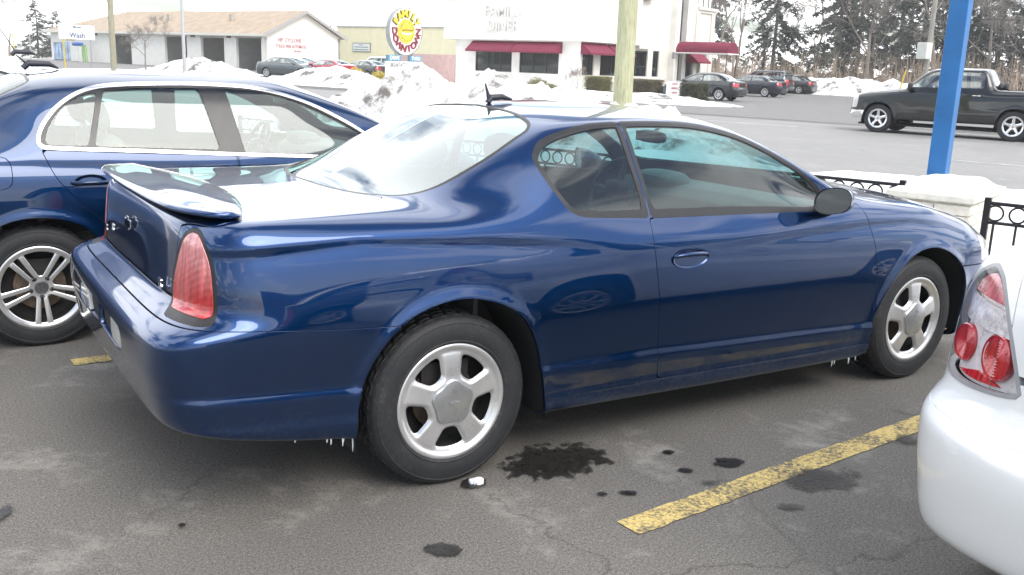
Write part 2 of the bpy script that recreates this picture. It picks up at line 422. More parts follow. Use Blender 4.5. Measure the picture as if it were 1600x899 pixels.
# ------------------------------------------------------------------ the blue coupe
def mc_lines():
    def L(w, z, xr, xf, pr=3.2, pf=2.5): return dict(w=w, z=z, xr=xr, xf=xf, pr=pr, pf=pf)
    side = lambda y: .925-y
    return [
     L([(-1.1,.80),(0,.80),(3.2,.80),(4,.78)], [(-1.1,.37),(-.85,.33),(-.4,.25),(0,.2),(.42,.19),(2.43,.155),(3.9,.19)], -.985, 3.66, 9),
     L([(-1.1,.88),(-.4,.889),(0,.885),(3.2,.88),(4,.86)], [(-1.15,.405),(-1.0,.388),(-.87,.345),(-.4,.265),(0,.235),(.42,.219),(2.43,.186),(3.3,.20),(3.9,.22)], -1.045, 3.76, 10),
     L([(-1.1,.905),(0,.905),(3.2,.903),(4,.88)], [(-1.2,.50),(-.9,.47),(-.39,.43),(.41,.395),(2.4,.345),(3.4,.33)], -1.065, 3.85, 9),
     L([(-1.1,.915),(0,.917),(3.2,.915),(4,.89)], [(-1.2,.60),(-.4,.56),(.4,.54),(2.4,.50),(3.4,.44)], -1.08, 3.87, 9),
     L([(-1.1,.922),(0,.925),(3.2,.922),(4,.90)], [(-1.2,.712),(-1.0,.712),(-.75,.695),(-.25,.655),(.5,.65),(2.5,.64),(3.1,.57),(3.8,.55)], -1.068, 3.87, 9),
     L([(-1.1,.855),(-.95,.878),(-.8,.905),(-.62,.922),(0,.924),(3.2,.921),(4,.90)], [(-1.2,.735),(-1.0,.738),(-.75,.718),(-.25,.68),(.5,.675),(2.5,.665),(3.1,.60),(3.8,.585)], -.955, 3.85, 5),
     L([(-1.1,.845),(-.95,.868),(-.8,.890),(-.6,.902),(-.3,.906),(.4,.908),(1.6,.912),(3.2,.905),(4,.88)], [(-1.1,.85),(0,.845),(1,.84),(2.3,.80),(2.9,.765),(3.2,.715),(3.8,.655)], -.945, 3.82, 4.6, 2.5),
     L([(-1.1,.85),(-.75,.868),(-.3,.872),(.3,.873),(.9,.865),(1.6,.868),(2.3,.874),(2.9,.872),(3.2,.86),(4,.84)], [(-1.1,.975),(-.75,.985),(-.3,.985),(.2,.985),(.9,.968),(2.0,.938),(2.3,.925),(2.8,.873),(3.2,.79),(3.75,.69)], -.935, 3.76, 4.2, 2.5),
     L([(-1.1,.79),(-.75,.79),(-.3,.745),(0,.73),(.2,.742),(.5,.745),(.9,.742),(1.6,.745),(2.0,.785),(2.24,.83),(2.6,.828),(2.9,.82),(3.2,.79),(4,.77)],
       [(-1.1,1.03),(-.75,1.045),(-.3,1.050),(0,1.055),(.2,1.085),(.5,1.18),(.9,1.195),(1.35,1.19),(1.7,1.14),(2.0,1.03),(2.24,.985),(2.6,.948),(2.9,.912),(3.2,.85),(3.7,.725)], -.92, 3.70, 3.8, 2.4),
     L([(-1,.60),(-.3,.58),(0,.60),(.2,.605),(.38,.592),(.5,.578),(.62,.588),(.75,.605),(.92,.618),(1.35,.622),(1.56,.654),(1.73,.699),(1.9,.750),(2.0,.782),(2.12,.81),(2.3,.80),(2.6,.70),(3.2,.60),(4,.55)],
       [(-1,1.045),(-.3,1.053),(-.15,1.060),(0,1.09),(.2,1.175),(.38,1.252),(.5,1.302),(.62,1.337),(.75,1.352),(.92,1.360),(1.13,1.362),(1.35,1.350),(1.56,1.312),(1.73,1.25),(1.9,1.166),(2.0,1.105),(2.12,1.045),(2.3,1.0),(2.6,.975),(3.2,.885),(3.6,.765)], -.90, 3.64, 3.4, 2.2),
     L([(-1,.30),(-.2,.30),(.2,.30),(.5,.32),(1,.34),(1.6,.36),(2.0,.42),(2.4,.45),(3,.38),(4,.3)],
       [(-1,1.055),(-.25,1.062),(-.12,1.085),(.2,1.250),(.45,1.358),(.75,1.392),(1.1,1.401),(1.4,1.389),(1.6,1.352),(1.9,1.245),(2.2,1.125),(2.45,1.03),(2.6,1.0),(3.2,.915),(3.55,.81)], -.88, 3.56, 3, 2.1),
     L(0.0, [(-1,1.06),(-.28,1.065),(-.16,1.085),(.2,1.262),(.45,1.373),(.8,1.405),(1.1,1.410),(1.4,1.400),(1.6,1.368),(1.9,1.265),(2.2,1.145),(2.5,1.035),(2.66,1.0),(3.2,.935),(3.45,.86)], -.85, 3.46, 2.5, 2.0),
    ]
MC_ARCH_R = [(-.410,-.1,1),(-.402,.15,1),(-.396,.37),(-.376,.469),(-.333,.558),(-.262,.644),(-.176,.701),(-.060,.734),(.062,.736),(.2,.695),(.293,.626),(.357,.513),(.392,.373),(.418,.219),(.43,.1,1),(.43,-.1,1)]
MC_ARCH_F = [(2.405,-.1,1),(2.405,.15,1),(2.412,.28),(2.430,.40),(2.504,.537),(2.601,.647),(2.70,.702),(2.80,.722),(2.908,.716),(3.027,.672),(3.136,.584),(3.196,.45),(3.216,.318),(3.222,.1,1),(3.222,-.1,1)]
MC_Q = [(.919,1.357,1),(.774,1.347),(.628,1.318),(.516,1.278),(.455,1.225),(.449,1.190),(.470,1.118),(.519,1.038),(.562,1.008),(.62,.995),(.936,.975,1)]
MC_DW = [(.926,1.357,1),(1.134,1.358),(1.35,1.347),(1.564,1.307),(1.732,1.245),(1.902,1.160),(1.985,1.105),(2.06,1.035),(2.10,.985),(2.105,.948,1),(1.6,.960),(.944,.975,1)]
MC_DOOR = [(.938,.976,1),(.941,.824),(.969,.632),(.990,.428),(.999,.278,1),(1.7,.264),(2.425,.253,1),(2.434,.304),(2.425,.478),(2.385,.716),(2.350,.844),(2.310,.937),(2.262,.992,1),(2.105,1.0,1),(2.10,.950,1),(1.6,.962)]
def mc_disp(x, z, w, v):
    side = np.clip((8-v)/1.0, 0, 1)
    # rub strip along the sill: the panel below the crease stands proud
    cz = np.interp(x, [-1.2,-.4,.41,.98,2.4,3.2], [.505,.450,.411,.405,.353,.34])
    m = np.where((x > -1.3) & (x < 3.2), 1, 0)
    s = .010*(1/(1+np.exp((z-cz)/.0045)))
    s = s*(1/(1+np.exp(-(z-(cz-.19))/.03)))
    cz2 = np.interp(x, [-1.2,-.4,.42,1,2.4], [.40,.345,.288,.282,.257])
    s = s+.006*(1/(1+np.exp((z-cz2)/.004)))
    # quarter crease fading out in the door, and the front fender crease
    zq = np.interp(x, [-1.0,-.73,-.37,.135,.542,.713,1.0], [.940,.953,.968,.936,.898,.874,.83])
    aq = np.clip((x+1.1)/.3, 0, 1)*np.clip((.80-x)/.55, 0, 1)
    d = z-zq; s = s-aq*.013*np.exp(-np.clip(-d, 0, 1)/.07)*(1/(1+np.exp(d/.006)))
    zf = np.interp(x, [1.0,1.216,1.8,2.36,2.69,3.0,3.19,3.4], [.83,.838,.858,.873,.866,.82,.765,.70])
    af = np.clip((x-1.05)/.9, 0, 1)*np.clip((3.5-x)/.3, 0, 1)
    d = z-zf; s = s-af*.011*np.exp(-np.clip(-d, 0, 1)/.06)*(1/(1+np.exp(d/.006)))
    # wheel arch lips
    for arch, cx in ((ARCH_C[0], 0), (ARCH_C[1], 2.81)):
        q = np.hypot((x-cx)/1.0, (z-.33)); near = (q < .62) & (z > .2)
        dd = np.full(x.shape, 9.0)
        if near.any(): dd[near] = polysdf(arch, np.stack([x[near], z[near]], -1))
        s = s+.011*np.exp(-(np.clip(dd, 0, 1)/.028)**2)*side
    return s*side*m
ARCH_C = [curve(MC_ARCH_R), curve(MC_ARCH_F)]
# ------------------------------------------------------------------ car kit
def inXZ(poly, vlo=-9, vhi=99, xlo=None):
    def f(V, UV):
        d = polysdf(poly, V[:, [0, 2]]); return np.maximum(d, np.maximum((vlo-UV[:, 1])*.05, (UV[:, 1]-vhi)*.05))
    return f
def inXW(poly, vlo=-9, vhi=99):
    def f(V, UV):
        d = polysdf(poly, np.stack([V[:, 0], -V[:, 1]], -1)); return np.maximum(d, np.maximum((vlo-UV[:, 1])*.05, (UV[:, 1]-vhi)*.05))
    return f
def both(f, g): return lambda V, UV: np.maximum(f(V, UV), g(V, UV))
def grow(f, d): return lambda V, UV: f(V, UV)-d
def pieces(sh, name, mat, parent, depth=.014, mirror=True):
    """the right-hand piece and its left-hand twin as two meshes"""
    fl = sh.flange(depth) if depth else sh
    a = fl.build(name, mat, parent)
    if mirror: return a, fl.mirror().build(name, mat, parent)
    return a, None
M_RUB = lambda: plain('rubber', (.018, .018, .019), .75, 0, .25, 30, .25)
M_BLK = lambda: plain('black_trim', (.012, .012, .013), .45, 0, .2, 20, .05)
M_SEAL = lambda: plain('window_seal', (.01, .01, .011), .38, 0, .2, 30, .05)
M_DARK = lambda: plain('underside', (.012, .012, .012), .9, 0, .3, 6, .3)
M_INT = lambda: plain('cabin_grey', (.10, .10, .10), .8, 0, .2, 25, .2)
M_ALLOY = lambda: plain('alloy', (.66, .66, .66), .30, .75, .06, 12, .03)
M_CHROME = lambda: plain('chrome', (.80, .81, .82), .10, 1.0, .04, 8)
M_MIRROR = lambda: plain('mirror_glass', (.26, .30, .33), .03, 1.0, .02, 3)
def tyre_mat():
    if 'tyre_rubber' in MATS: return MATS['tyre_rubber']
    m, nt, b = base_mat('tyre_rubber'); setp(b, color=(.03, .03, .031), rough=.62, spec=.45)
    n = noise_node(nt, 9, 8, .65); n2 = noise_node(nt, 70, 4, .6)
    mm = nt.nodes.new('ShaderNodeMath'); mm.operation = 'MULTIPLY'; nt.links.new(n.outputs['Fac'], mm.inputs[0]); nt.links.new(n2.outputs['Fac'], mm.inputs[1])
    r = ramp(nt, mm.outputs[0], [(.12, (.012, .013, .015)), (.32, (.022, .023, .025)), (.50, (.06, .058, .055))]); nt.links.new(r.outputs[0], b.inputs['Base Color'])
    bump(nt, b, n2.outputs['Fac'], .2, .002); MATS['tyre_rubber'] = m; return m
_WH = {}
def smax(a, b, k): h = np.clip(.5+.5*(a-b)/k, 0, 1); return b*(1-h)+a*h+k*h*(1-h)
def hole_fun(style, rr):
    """implicit openings of the rim face (negative inside an opening), unit rim radius .228"""
    def f(V, UV):
        x = V[:, 0]; z = V[:, 2]; r = np.hypot(x, z)*.228/rr; th = np.arctan2(z, x)
        if style == 'five':
            a = (th-PI/2+PI/5) % (2*PI/5)-PI/5            # angle from the nearest spoke
            p = r*np.sin(np.abs(a)); hw = .042+.12*np.clip(r-.12, 0, 1)
            d = smax(smax(hw-p, r-.184, .018), .104-r, .018)
        elif style == 'twin':
            a = (th-R_(270)+PI/5) % (2*PI/5)-PI/5
            off = .0165+.10*np.clip(r-.06, 0, 1); p = np.abs(np.abs(r*np.sin(a))-off); bw = .0115+.02*(r-.06)
            far = smax(smax(bw-p, r-.197, .008), .062-r, .008)
            d = far
        elif style == 'ten':
            n = 9; a = (th-PI/2+PI/n) % (2*PI/n)-PI/n; p = r*np.sin(np.abs(a))
            d = smax(smax(.017-p, r-.185, .01), .085-r, .01)
        else:                                              # five broad flat spokes
            a = (th-PI/2+PI/5) % (2*PI/5)-PI/5; p = r*np.sin(np.abs(a)); d = smax(smax(.030-p, r-.19, .02), .07-r, .02)
        return d*rr/.228
    return f
def rim_meshes(style, rr, na=200, nr=46):
    f = hole_fun(style, rr); k = rr/.228
    if style == 'five': prof = [(.02,.0),(.07,.002),(.1,.007),(.14,.010),(.17,.013),(.192,.016),(.199,.022),(.206,.013),(.214,.007),(.224,.004),(.228,.009)]
    elif style == 'twin': prof = [(.02,.030),(.05,.028),(.07,.024),(.12,.018),(.17,.013),(.195,.012),(.203,.016),(.210,.008),(.222,.004),(.228,.009)]
    else: prof = [(.02,.02),(.06,.02),(.1,.018),(.15,.016),(.19,.014),(.2,.018),(.208,.008),(.222,.004),(.228,.009)]
    prof = np.array(prof); rs = np.linspace(.02, .228, nr); th = np.arange(na)*2*PI/na
    Rg, T = np.meshgrid(rs, th, indexing='ij'); X = Rg*k*np.cos(T); Z = Rg*k*np.sin(T)
    V = np.stack([X.ravel(), 0*X.ravel(), Z.ravel()], -1); h = f(V, None).reshape(Rg.shape)/k
    bw = {'five': .017, 'twin': .004}.get(style, .008); bd = {'five': .013, 'twin': .004}.get(style, .006)
    t = np.clip((bw-h)/bw, 0, 1.4); Y = np.interp(Rg, prof[:, 0], prof[:, 1])
    for _ in range(2): Y[1:-1] = Y[1:-1]*.5+(Y[2:]+Y[:-2])*.25
    Y = (Y+bd*t*t)*k
    Q = np.stack([X, Y, Z], -1); Qp = np.concatenate([Q[:, -1:], Q, Q[:, :1]], 1)
    dth = (Qp[:, 2:]-Qp[:, :-2])/2; dr = np.gradient(Q, axis=0); N = np.cross(dth, dr); N /= np.maximum(np.linalg.norm(N, axis=2, keepdims=True), 1e-12)
    if N[..., 1].mean() > 0: N = -N
    idx = np.arange(nr*na).reshape(nr, na); i2 = np.roll(idx, -1, 1)
    F = np.stack([idx[:-1], idx[1:], i2[1:], i2[:-1]], -1).reshape(-1, 4)
    v = Q.reshape(-1, 3); q = F[0]; g = np.cross(v[q[1]]-v[q[0]], v[q[2]]-v[q[0]])
    if g[1] > 0: F = F[:, ::-1]
    sh = Sheet(v, N.reshape(-1, 3), np.zeros((len(v), 2)), F.tolist())
    return sh.drop(f).flange(.022*k, .0025)
def wheel(parent, loc, left, R=.335, W=.215, rr=.228, style='five', detail=2, spin=0.0, rimmat=None, cap=True):
    key = (R, W, rr, style, detail, rimmat.name if rimmat else '')
    if key not in _WH:
        rb = rr-.002; n = 180 if detail > 1 else 40; mb = MB()
        prof = [(rb, .016), (rb+.004, .006), (rb+.012, .002), (rb+.016, .0035), (rb+.03, .0005), (rb+(R-rb)*.45, 0), (R-.040, .003), (R-.030, .006), (R-.027, .005), (R-.018, .012), (R-.009, .020), (R-.003, .034)]
        tread = []
        g = [(.052, .060), (.090, .098), (W-.098, W-.090), (W-.060, W-.052)]; y = .034
        for a, b in g:
            tread += [(R, y+.002), (R+.001, a-.001), (R-.008, a), (R-.008, b), (R+.001, b+.001)]; y = b
        tread += [(R, W-.034)]
        back = [(r, W-yy) for r, yy in prof[::-1]]
        full = prof+(tread if detail > 1 else [(R, .05), (R, W-.05)])+back
        vs = []
        for (r, yy) in full:
            for k in range(n):
                th = 2*PI*k/n; rr2 = r
                if detail > 1 and r > R-.0095:
                    ph = (k+int(yy*160)) % 5
                    if ph == 0: rr2 = min(r, R-.0065)
                x, z = rr2*math.cos(th), rr2*math.sin(th)
                yo = yy
                if z < -(R-.005): z = -(R-.005)
                if z < -(R*.82): yo = yy+(-.006 if yy < W/2 else .006)*((-z-R*.82)/(R*.18))
                vs.append((x, yo, z))
        fs = []; m = len(full)
        for i in range(m-1):
            for k in range(n): fs.append((i*n+k, i*n+(k+1) % n, (i+1)*n+(k+1) % n, (i+1)*n+k))
        mb.add(vs, fs); t = mb.build('tyre', tyre_mat(), None, smooth=True, auto=.5); tm = t.data; bpy.data.objects.remove(t)
        r = rim_meshes(style, rr, 200 if detail > 1 else 70, 46 if detail > 1 else 20).build('rim', rimmat or M_ALLOY()); rm = r.data; bpy.data.objects.remove(r)
        b = MB(); b.lathe([(rr-.012, .03), (rr-.025, .06), (rr-.03, W-.02), (rr-.004, W-.005)], axis='y', n=36)
        b.lathe([(.001, .085), (.13, .085), (.132, .088), (.132, .108), (.13, .112), (.001, .112)], axis='y', n=36, mi=1)
        b.lathe([(.001, .125), (rr-.028, .125)], axis='y', n=36); b.box((-.10, .07, .06), (.10, .118, .145))
        bo = b.build('wheel', [plain('brake_dust', (.02, .019, .018), .8, .1, .3, 20), plain('rusty_disc', (.16, .12, .09), .5, .7, .35, 40)], None, smooth=True); bmsh = bo.data; bpy.data.objects.remove(bo)
        cm = MB()
        if style == 'five':
            npt = 60; rings = [(1.0, .010), (1.0, .0005), (.95, -.0035), (.80, -.0060), (.5, -.0085), (.22, -.010), (.02, -.0102)]
            vs = []
            for s_, yy in rings:
                for k in range(npt):
                    th = 2*PI*k/npt; rad = .085*rr/.228*(1+.075*math.cos(5*(th-PI/2)))*s_; vs.append((rad*math.cos(th), yy, rad*math.sin(th)))
            fs = [(i*npt+k, i*npt+(k+1) % npt, (i+1)*npt+(k+1) % npt, (i+1)*npt+k) for i in range(len(rings)-1) for k in range(npt)]+[tuple((len(rings)-1)*npt+k for k in range(npt))]
            cm.add(vs, fs)
            # raised cross-shaped emblem
            P = [(-.020,-.0055),(-.007,-.0055),(-.007,-.009),(.007,-.009),(.007,-.0055),(.020,-.0055),(.023,.0055),(.007,.0055),(.007,.009),(-.007,.009),(-.007,.0055),(-.017,.0055)]
            cm.add([(x, -.0088, z) for x, z in P]+[(x, -.0122, z) for x, z in P], [tuple(range(12, 24))]+[(i, (i+1) % 12, 12+(i+1) % 12, 12+i) for i in range(12)])
        elif style == 'twin':
            cm.lathe([(.034, .03), (.034, .013), (.031, .010), (.001, .010)], axis='y', n=40)
            for k in range(5):
                th = R_(270)+2*PI*k/5; cm.lathe([(.013, .03), (.013, .026), (.009, .0255), (.0088, .030), (.001, .030)], (.056*math.cos(th), 0, .056*math.sin(th)), 'y', 14, mi=1)
                cm.lathe([(.008, .029), (.008, .020), (.006, .018), (.001, .018)], (.056*math.cos(th), 0, .056*math.sin(th)), 'y', 6, mi=1)
            # ring and the two stacked letters on the centre cap
            cm.lathe([(.030, .0105), (.030, .008), (.0265, .008), (.0265, .0105)], axis='y', n=40, mi=2)
            def bar(a, b2, w=.0032):
                a = np.array(a); b2 = np.array(b2); d = (b2-a)/np.linalg.norm(b2-a); q = np.array([-d[1], d[0]])*w/2
                P = [a-q, b2-q, b2+q, a+q]; cm.add([(p[0], .0100, p[1]) for p in P]+[(p[0], .0078, p[1]) for p in P], [(4,5,6,7),(0,1,5,4),(1,2,6,5),(2,3,7,6),(3,0,4,7)], 2)
            bar((-.010, .024), (0, .003)); bar((.010, .024), (0, .003))
            bar((-.024, .010), (-.012, -.022)); bar((-.012, -.022), (0, .002)); bar((0, .002), (.012, -.022)); bar((.012, -.022), (.024, .010))
        else:
            cm.lathe([(.032, .03), (.032, .012), (.026, .009), (.001, .008)], axis='y', n=24)
        co = cm.build('centre_cap', [plain('cap_silver', (.45, .46, .47), .3, .8, .05, 30), M_BLK(), M_CHROME()] if style != 'twin' else [plain('cap_dark', (.10, .10, .11), .4, .5, .1, 30), M_BLK(), M_CHROME()], None, smooth=True, auto=.5); cmm = co.data; bpy.data.objects.remove(co)
        _WH[key] = (bmsh, tm, rm, cmm)
    bmsh, tm, rm, cmm = _WH[key]
    w = bpy.data.objects.new('wheel', bmsh); COL.objects.link(w); w.parent = parent
    w.location = loc; w.rotation_euler = (0, 0, PI if left else 0)
    for nme, me in (('tyre', tm), ('rim', rm), ('centre_cap', cmm)):
        if nme == 'centre_cap' and not cap: continue
        o = bpy.data.objects.new(nme, me); COL.objects.link(o); o.parent = w
        if nme != 'tyre': o.rotation_euler = (0, spin, 0)
    return w
def rounded_block(mb, c, s, M=None, n=4, mi=0):
    """superellipsoid pad for seats and cushions"""
    vs = []; U = 18; V_ = 10
    def sp(a, e): return math.copysign(abs(a)**e, a)
    for i in range(V_+1):
        ph = -PI/2+PI*i/V_
        for k in range(U):
            th = 2*PI*k/U; e = 2/n
            p = Vector((c[0]+s[0]*sp(math.cos(ph), e)*sp(math.cos(th), e), c[1]+s[1]*sp(math.cos(ph), e)*sp(math.sin(th), e), c[2]+s[2]*sp(math.sin(ph), e)))
            vs.append(M @ p if M is not None else p)
    mb.add(vs, [(i*U+k, i*U+(k+1) % U, (i+1)*U+(k+1) % U, (i+1)*U+k) for i in range(V_) for k in range(U)], mi)
def seat(parent, x, y, z0, mat, tilt=.32, h=.62):
    mb = MB(); rounded_block(mb, (x+.02, y, z0+.08), (.27, .25, .09))
    M = Matrix.Translation((x-.24, y, z0+.12)) @ Matrix.Rotation(-tilt, 4, 'Y')
    rounded_block(mb, (0, 0, h/2), (.085, .24, h/2), M, 3.2); rounded_block(mb, (.0, 0, h+.13), (.055, .135, .095), M, 3)
    mb.tube([M @ Vector((0, -.06, h-.02)), M @ Vector((0, -.06, h+.08))], .007, 6); mb.tube([M @ Vector((0, .06, h-.02)), M @ Vector((0, .06, h+.08))], .007, 6)
    return mb.build('seat', mat, parent, smooth=True, auto=1.2)
def cabin(parent, W, x0, x1, zf, zb, wheel_y, xw, seats, mat, dash_x, dash_z=None, rear=True, seat_m=None):
    """floor, dashboard, seats and steering wheel"""
    mb = MB(); mb.box((x0, -W, zf-.02), (x1, W, zf)); mb.box((x0-.02, -W, zf), (x0, W, zb-.08)); mb.box((x1, -W, zf), (x1+.02, W, zb-.1))
    mb.box((x0+.4, -.10, zf), (x1-.3, .10, zf+.28)); mb.build('cabin_floor', mat, parent)
    dz = dash_z or zb-.04; d = MB(); pr = [(dash_x-.42, dz-.22), (dash_x-.40, dz-.04), (dash_x-.33, dz+.015), (dash_x-.1, dz+.02), (dash_x+.28, dz-.04), (dash_x+.28, dz-.4), (dash_x-.3, dz-.4)]
    n = len(pr); vs = [(a, s*W*.97, b) for s in (-1, 1) for a, b in pr]
    d.add(vs, [tuple(range(n)), tuple(range(n, 2*n))[::-1]]+[(i, (i+1) % n, n+(i+1) % n, n+i) for i in range(n)])
    rounded_block(d, (dash_x-.30, wheel_y, dz+.03), (.10, .19, .05), None, 2.6)
    d.build('dashboard', mat, parent, smooth=True, auto=.5, bevel=.02)
    s = MB(); c = Vector((xw, wheel_y, dz-.02)); ax = Vector((-.88, 0, .42)).normalized(); u = Vector((0, 1, 0)); v = ax.cross(u)
    s.tube([c+.185*(math.cos(a)*u+math.sin(a)*v) for a in np.linspace(0, 2*PI, 33)], .0145, 8, cap=False)
    for a in (0, PI, -PI/2): s.tube([c-ax*.02+.04*(math.cos(a)*u+math.sin(a)*v), c+.18*(math.cos(a)*u+math.sin(a)*v)], [.02, .012], 6)
    rounded_block(s, tuple(c-ax*.02), (.045, .07, .06)); s.tube([c-ax*.02, c-ax*.35], .03, 8); s.build('steering_wheel', M_BLK(), parent, smooth=True, auto=.8)
    for (sx, sy, hh) in seats: seat(parent, sx, sy, zf+.12, seat_m or mat, h=hh)
def arch_liner(parent, arch, w0, w1, mat):
    """the dark tub inside a wheel arch, both sides of the car"""
    P = [p for p in arch if p[1] > .19]; n = len(P)
    for s in (-1, 1):
        mb = MB(); vs = [(x, s*w0, z) for x, z in P]+[(x+( .0), s*w1, z) for x, z in P]
        mb.add(vs, [(i, i+1, n+i+1, n+i) for i in range(n-1)]+[tuple(range(n, 2*n))])
        mb.build('wheel_arch_liner', mat, parent, smooth=True, auto=.8)
def text_mesh(name, body, size, mat, parent, M, extrude=.002, font_scale_x=1.0, spacing=1.0, align='CENTER', shear=0):
    cu = bpy.data.curves.new(name, 'FONT'); cu.body = body; cu.size = size; cu.extrude = extrude; cu.align_x = align; cu.align_y = 'CENTER'
    cu.space_character = spacing; cu.resolution_u = 3; cu.shear = shear; cu.offset = size*.012
    o = bpy.data.objects.new(name, cu); COL.objects.link(o)
    dg = bpy.context.evaluated_depsgraph_get(); me = bpy.data.meshes.new_from_object(o.evaluated_get(dg)); bpy.data.objects.remove(o); bpy.data.curves.remove(cu)
    me.transform(Matrix.Diagonal((font_scale_x, 1, 1, 1))); me.transform(M); me.name = name
    return link_mesh(name, me, mat, parent)
def frame(sheet_rest, poly, f, seal_w, parent, gmat, gname, sealname='window_seal', mirror=True, gl=.004):
    """cut one window: returns what is left of the body"""
    ins, rest = sheet_rest.cut(f)
    g, s = ins.cut(grow(f, -seal_w))
    pieces(s, sealname, M_SEAL(), parent, .012, mirror)
    pieces(g.offset(-gl), gname, gmat, parent, 0, mirror)
    return rest
def lens_mat(name, lo, hi, z0, z1, streak=60, axis='X', clear=.75):
    """ribbed lamp plastic: colour changes from lo to hi between two heights of the lens"""
    if name in MATS: return MATS[name]
    m, nt, b = base_mat(name); setp(b, rough=.18, coat=1, coat_rough=.02)
    tc = nt.nodes.new('ShaderNodeTexCoord'); sp = nt.nodes.new('ShaderNodeSeparateXYZ'); nt.links.new(tc.outputs['Object'], sp.inputs[0])
    n = noise_node(nt, 7, 3, vec=tc.outputs['Object'])
    mr = nt.nodes.new('ShaderNodeMapRange'); nt.links.new(sp.outputs['Z'], mr.inputs[0]); mr.inputs['From Min'].default_value = z0; mr.inputs['From Max'].default_value = z1
    ad = nt.nodes.new('ShaderNodeMath'); ad.operation = 'MULTIPLY_ADD'; ad.inputs[1].default_value = .9; ad.inputs[2].default_value = -.45; nt.links.new(n.outputs['Fac'], ad.inputs[0])
    a2 = nt.nodes.new('ShaderNodeMath'); a2.operation = 'ADD'; a2.use_clamp = True; nt.links.new(ad.outputs[0], a2.inputs[0]); nt.links.new(mr.outputs[0], a2.inputs[1])
    mp = nt.nodes.new('ShaderNodeMapping'); mp.inputs['Scale'].default_value = (streak, streak, 3); nt.links.new(tc.outputs['Object'], mp.inputs[0])
    st = noise_node(nt, 1.0, 2, vec=mp.outputs[0])
    c = mixc(nt, a2.outputs[0], lo, hi); rs = ramp(nt, st.outputs['Fac'], [(.35, (.55, .5, .5)), (.65, (1, 1, 1))])
    c2 = mixc(nt, 1.0, c, rs.outputs[0], 'MULTIPLY'); nt.links.new(c2, b.inputs['Base Color'])
    wv = nt.nodes.new('ShaderNodeTexWave'); wv.inputs['Scale'].default_value = 22; wv.bands_direction = 'DIAGONAL'; nt.links.new(tc.outputs['Object'], wv.inputs['Vector'])
    bump(nt, b, wv.outputs['Fac'], .12, .003); MATS[name] = m; return m
def build_coupe():
    blue = paint('blue_metallic_paint', (.0, .030, .118), metal=.90, rough=.29, dirt=.9)
    gl = glass('tinted_glass', (.44, .66, .66), 1.2); glr = glass('rear_glass', (.26, .35, .36), 4.0); glq = glass('dark_glass', (.28, .36, .36), 1.3)
    root = empty('parked_coupe', (0, .925, 0), 0, 'large glossy blue two-door coupe with a rear spoiler, in the middle of the lot', 'car')
    S = body_sheet(mc_lines(), -.6, 3.15, disp=mc_disp)
    lining = S.copy()
    aR, aF = inXZ(ARCH_C[0], -9, 7.3), inXZ(ARCH_C[1], -9, 7.3)
    rest = S.drop(aR).drop(aF)
    q, dw = curve(MC_Q), curve(MC_DW); fq, fd = inXZ(q, 6.8, 9.5), inXZ(dw, 6.8, 9.45)
    rest = frame(rest, q, fq, .020, root, glq, 'quarter_window')
    rest = frame(rest, dw, fd, .020, root, gl, 'door_window')
    RG = curve([(.612,-.2,1),(.612,0),(.600,.25),(.578,.40),(.560,.50),(.520,.553),(.459,.573),(.287,.612),(.109,.624),(-.021,.608),(-.100,.556),(-.175,.427),(-.225,.228),(-.24,0),(-.24,-.2,1)])
    fr = inXW(RG, 8.35); rest = frame(rest, RG, fr, .014, root, glr, 'rear_window_half', 'rear_window_seal')
    WS = curve([(1.45,-.2,1),(1.45,0),(1.47,.35),(1.52,.56),(1.60,.615),(1.85,.69),(2.1,.755),(2.22,.76),(2.36,.66),(2.52,.42),(2.585,.2),(2.60,0),(2.60,-.2,1)])
    fw_ = inXW(WS, 8.35); rest = frame(rest, WS, fw_, .018, root, gl, 'windshield_half', 'windshield_seal')
    cowl = curve([(2.60,-.2,1),(2.60,0),(2.585,.2),(2.52,.42),(2.36,.66),(2.24,.765,1),(2.36,.77),(2.50,.66),(2.63,.42),(2.70,.2),(2.715,0),(2.715,-.2,1)])
    ins, rest = rest.cut(inXW(cowl, 8.0)); ins.offset(-.012).sym().build('wiper_cowl', M_BLK(), root)
    # doors
    do = curve(MC_DOOR); fdo = inXZ(do, -9, 7.7); ins, rest = rest.cut(fdo)
    dr, _ = ins.cut(grow(fdo, -.0022)); rest = rest.drop(grow(fdo, .0022)); d1, d2 = pieces(dr, 'door', blue, root)
    # rear bumper
    fb = lambda V, UV: np.maximum((UV[:, 1]-4.5)*.04, V[:, 0]+.05)
    ins, rest = rest.cut(fb); bp = ins.take(grow(fb, -.0030)); rest = rest.drop(grow(fb, .0020))
    PK = curve([(-.01,.632,1),(-.01,.548,1),(.30,.532),(.385,.552),(.405,.60),(.36,.632)])
    def fp(V, UV): return np.maximum(polysdf(PK, np.stack([-V[:, 1], V[:, 2]], -1)+np.array([-.03, 0])), V[:, 0]+.95)
    pk, bp = bp.cut(fp); rb = bp.flange(.03).sym().build('rear_bumper', blue, root)
    dk, ln = pk.cut(lambda V, UV: -V[:, 1]-.235); dk.offset(-.028).sym().build('lamp_pocket', blue, root); pieces(ln.take(grow(fp, -.006)).offset(-.004), 'reverse_lamp', plain('clear_lens', (.8, .8, .78), .12, 0, .05, 10, coat=1), root, .02)
    # front bumper
    ff = lambda V, UV: np.maximum((UV[:, 1]-5.0)*.04, 3.0-V[:, 0])
    ins, rest = rest.cut(ff); ins.take(grow(ff, -.0018)).flange().sym().build('front_bumper', blue, root); rest = rest.drop(grow(ff, .0015))
    # tail lamps
    TL = curve([(.0,.724),(-.028,.79),(-.014,.873),(.032,.985),(.0875,1.02),(.135,.997),(.183,.905),(.202,.786),(.203,.727,1),(.1,.722)])
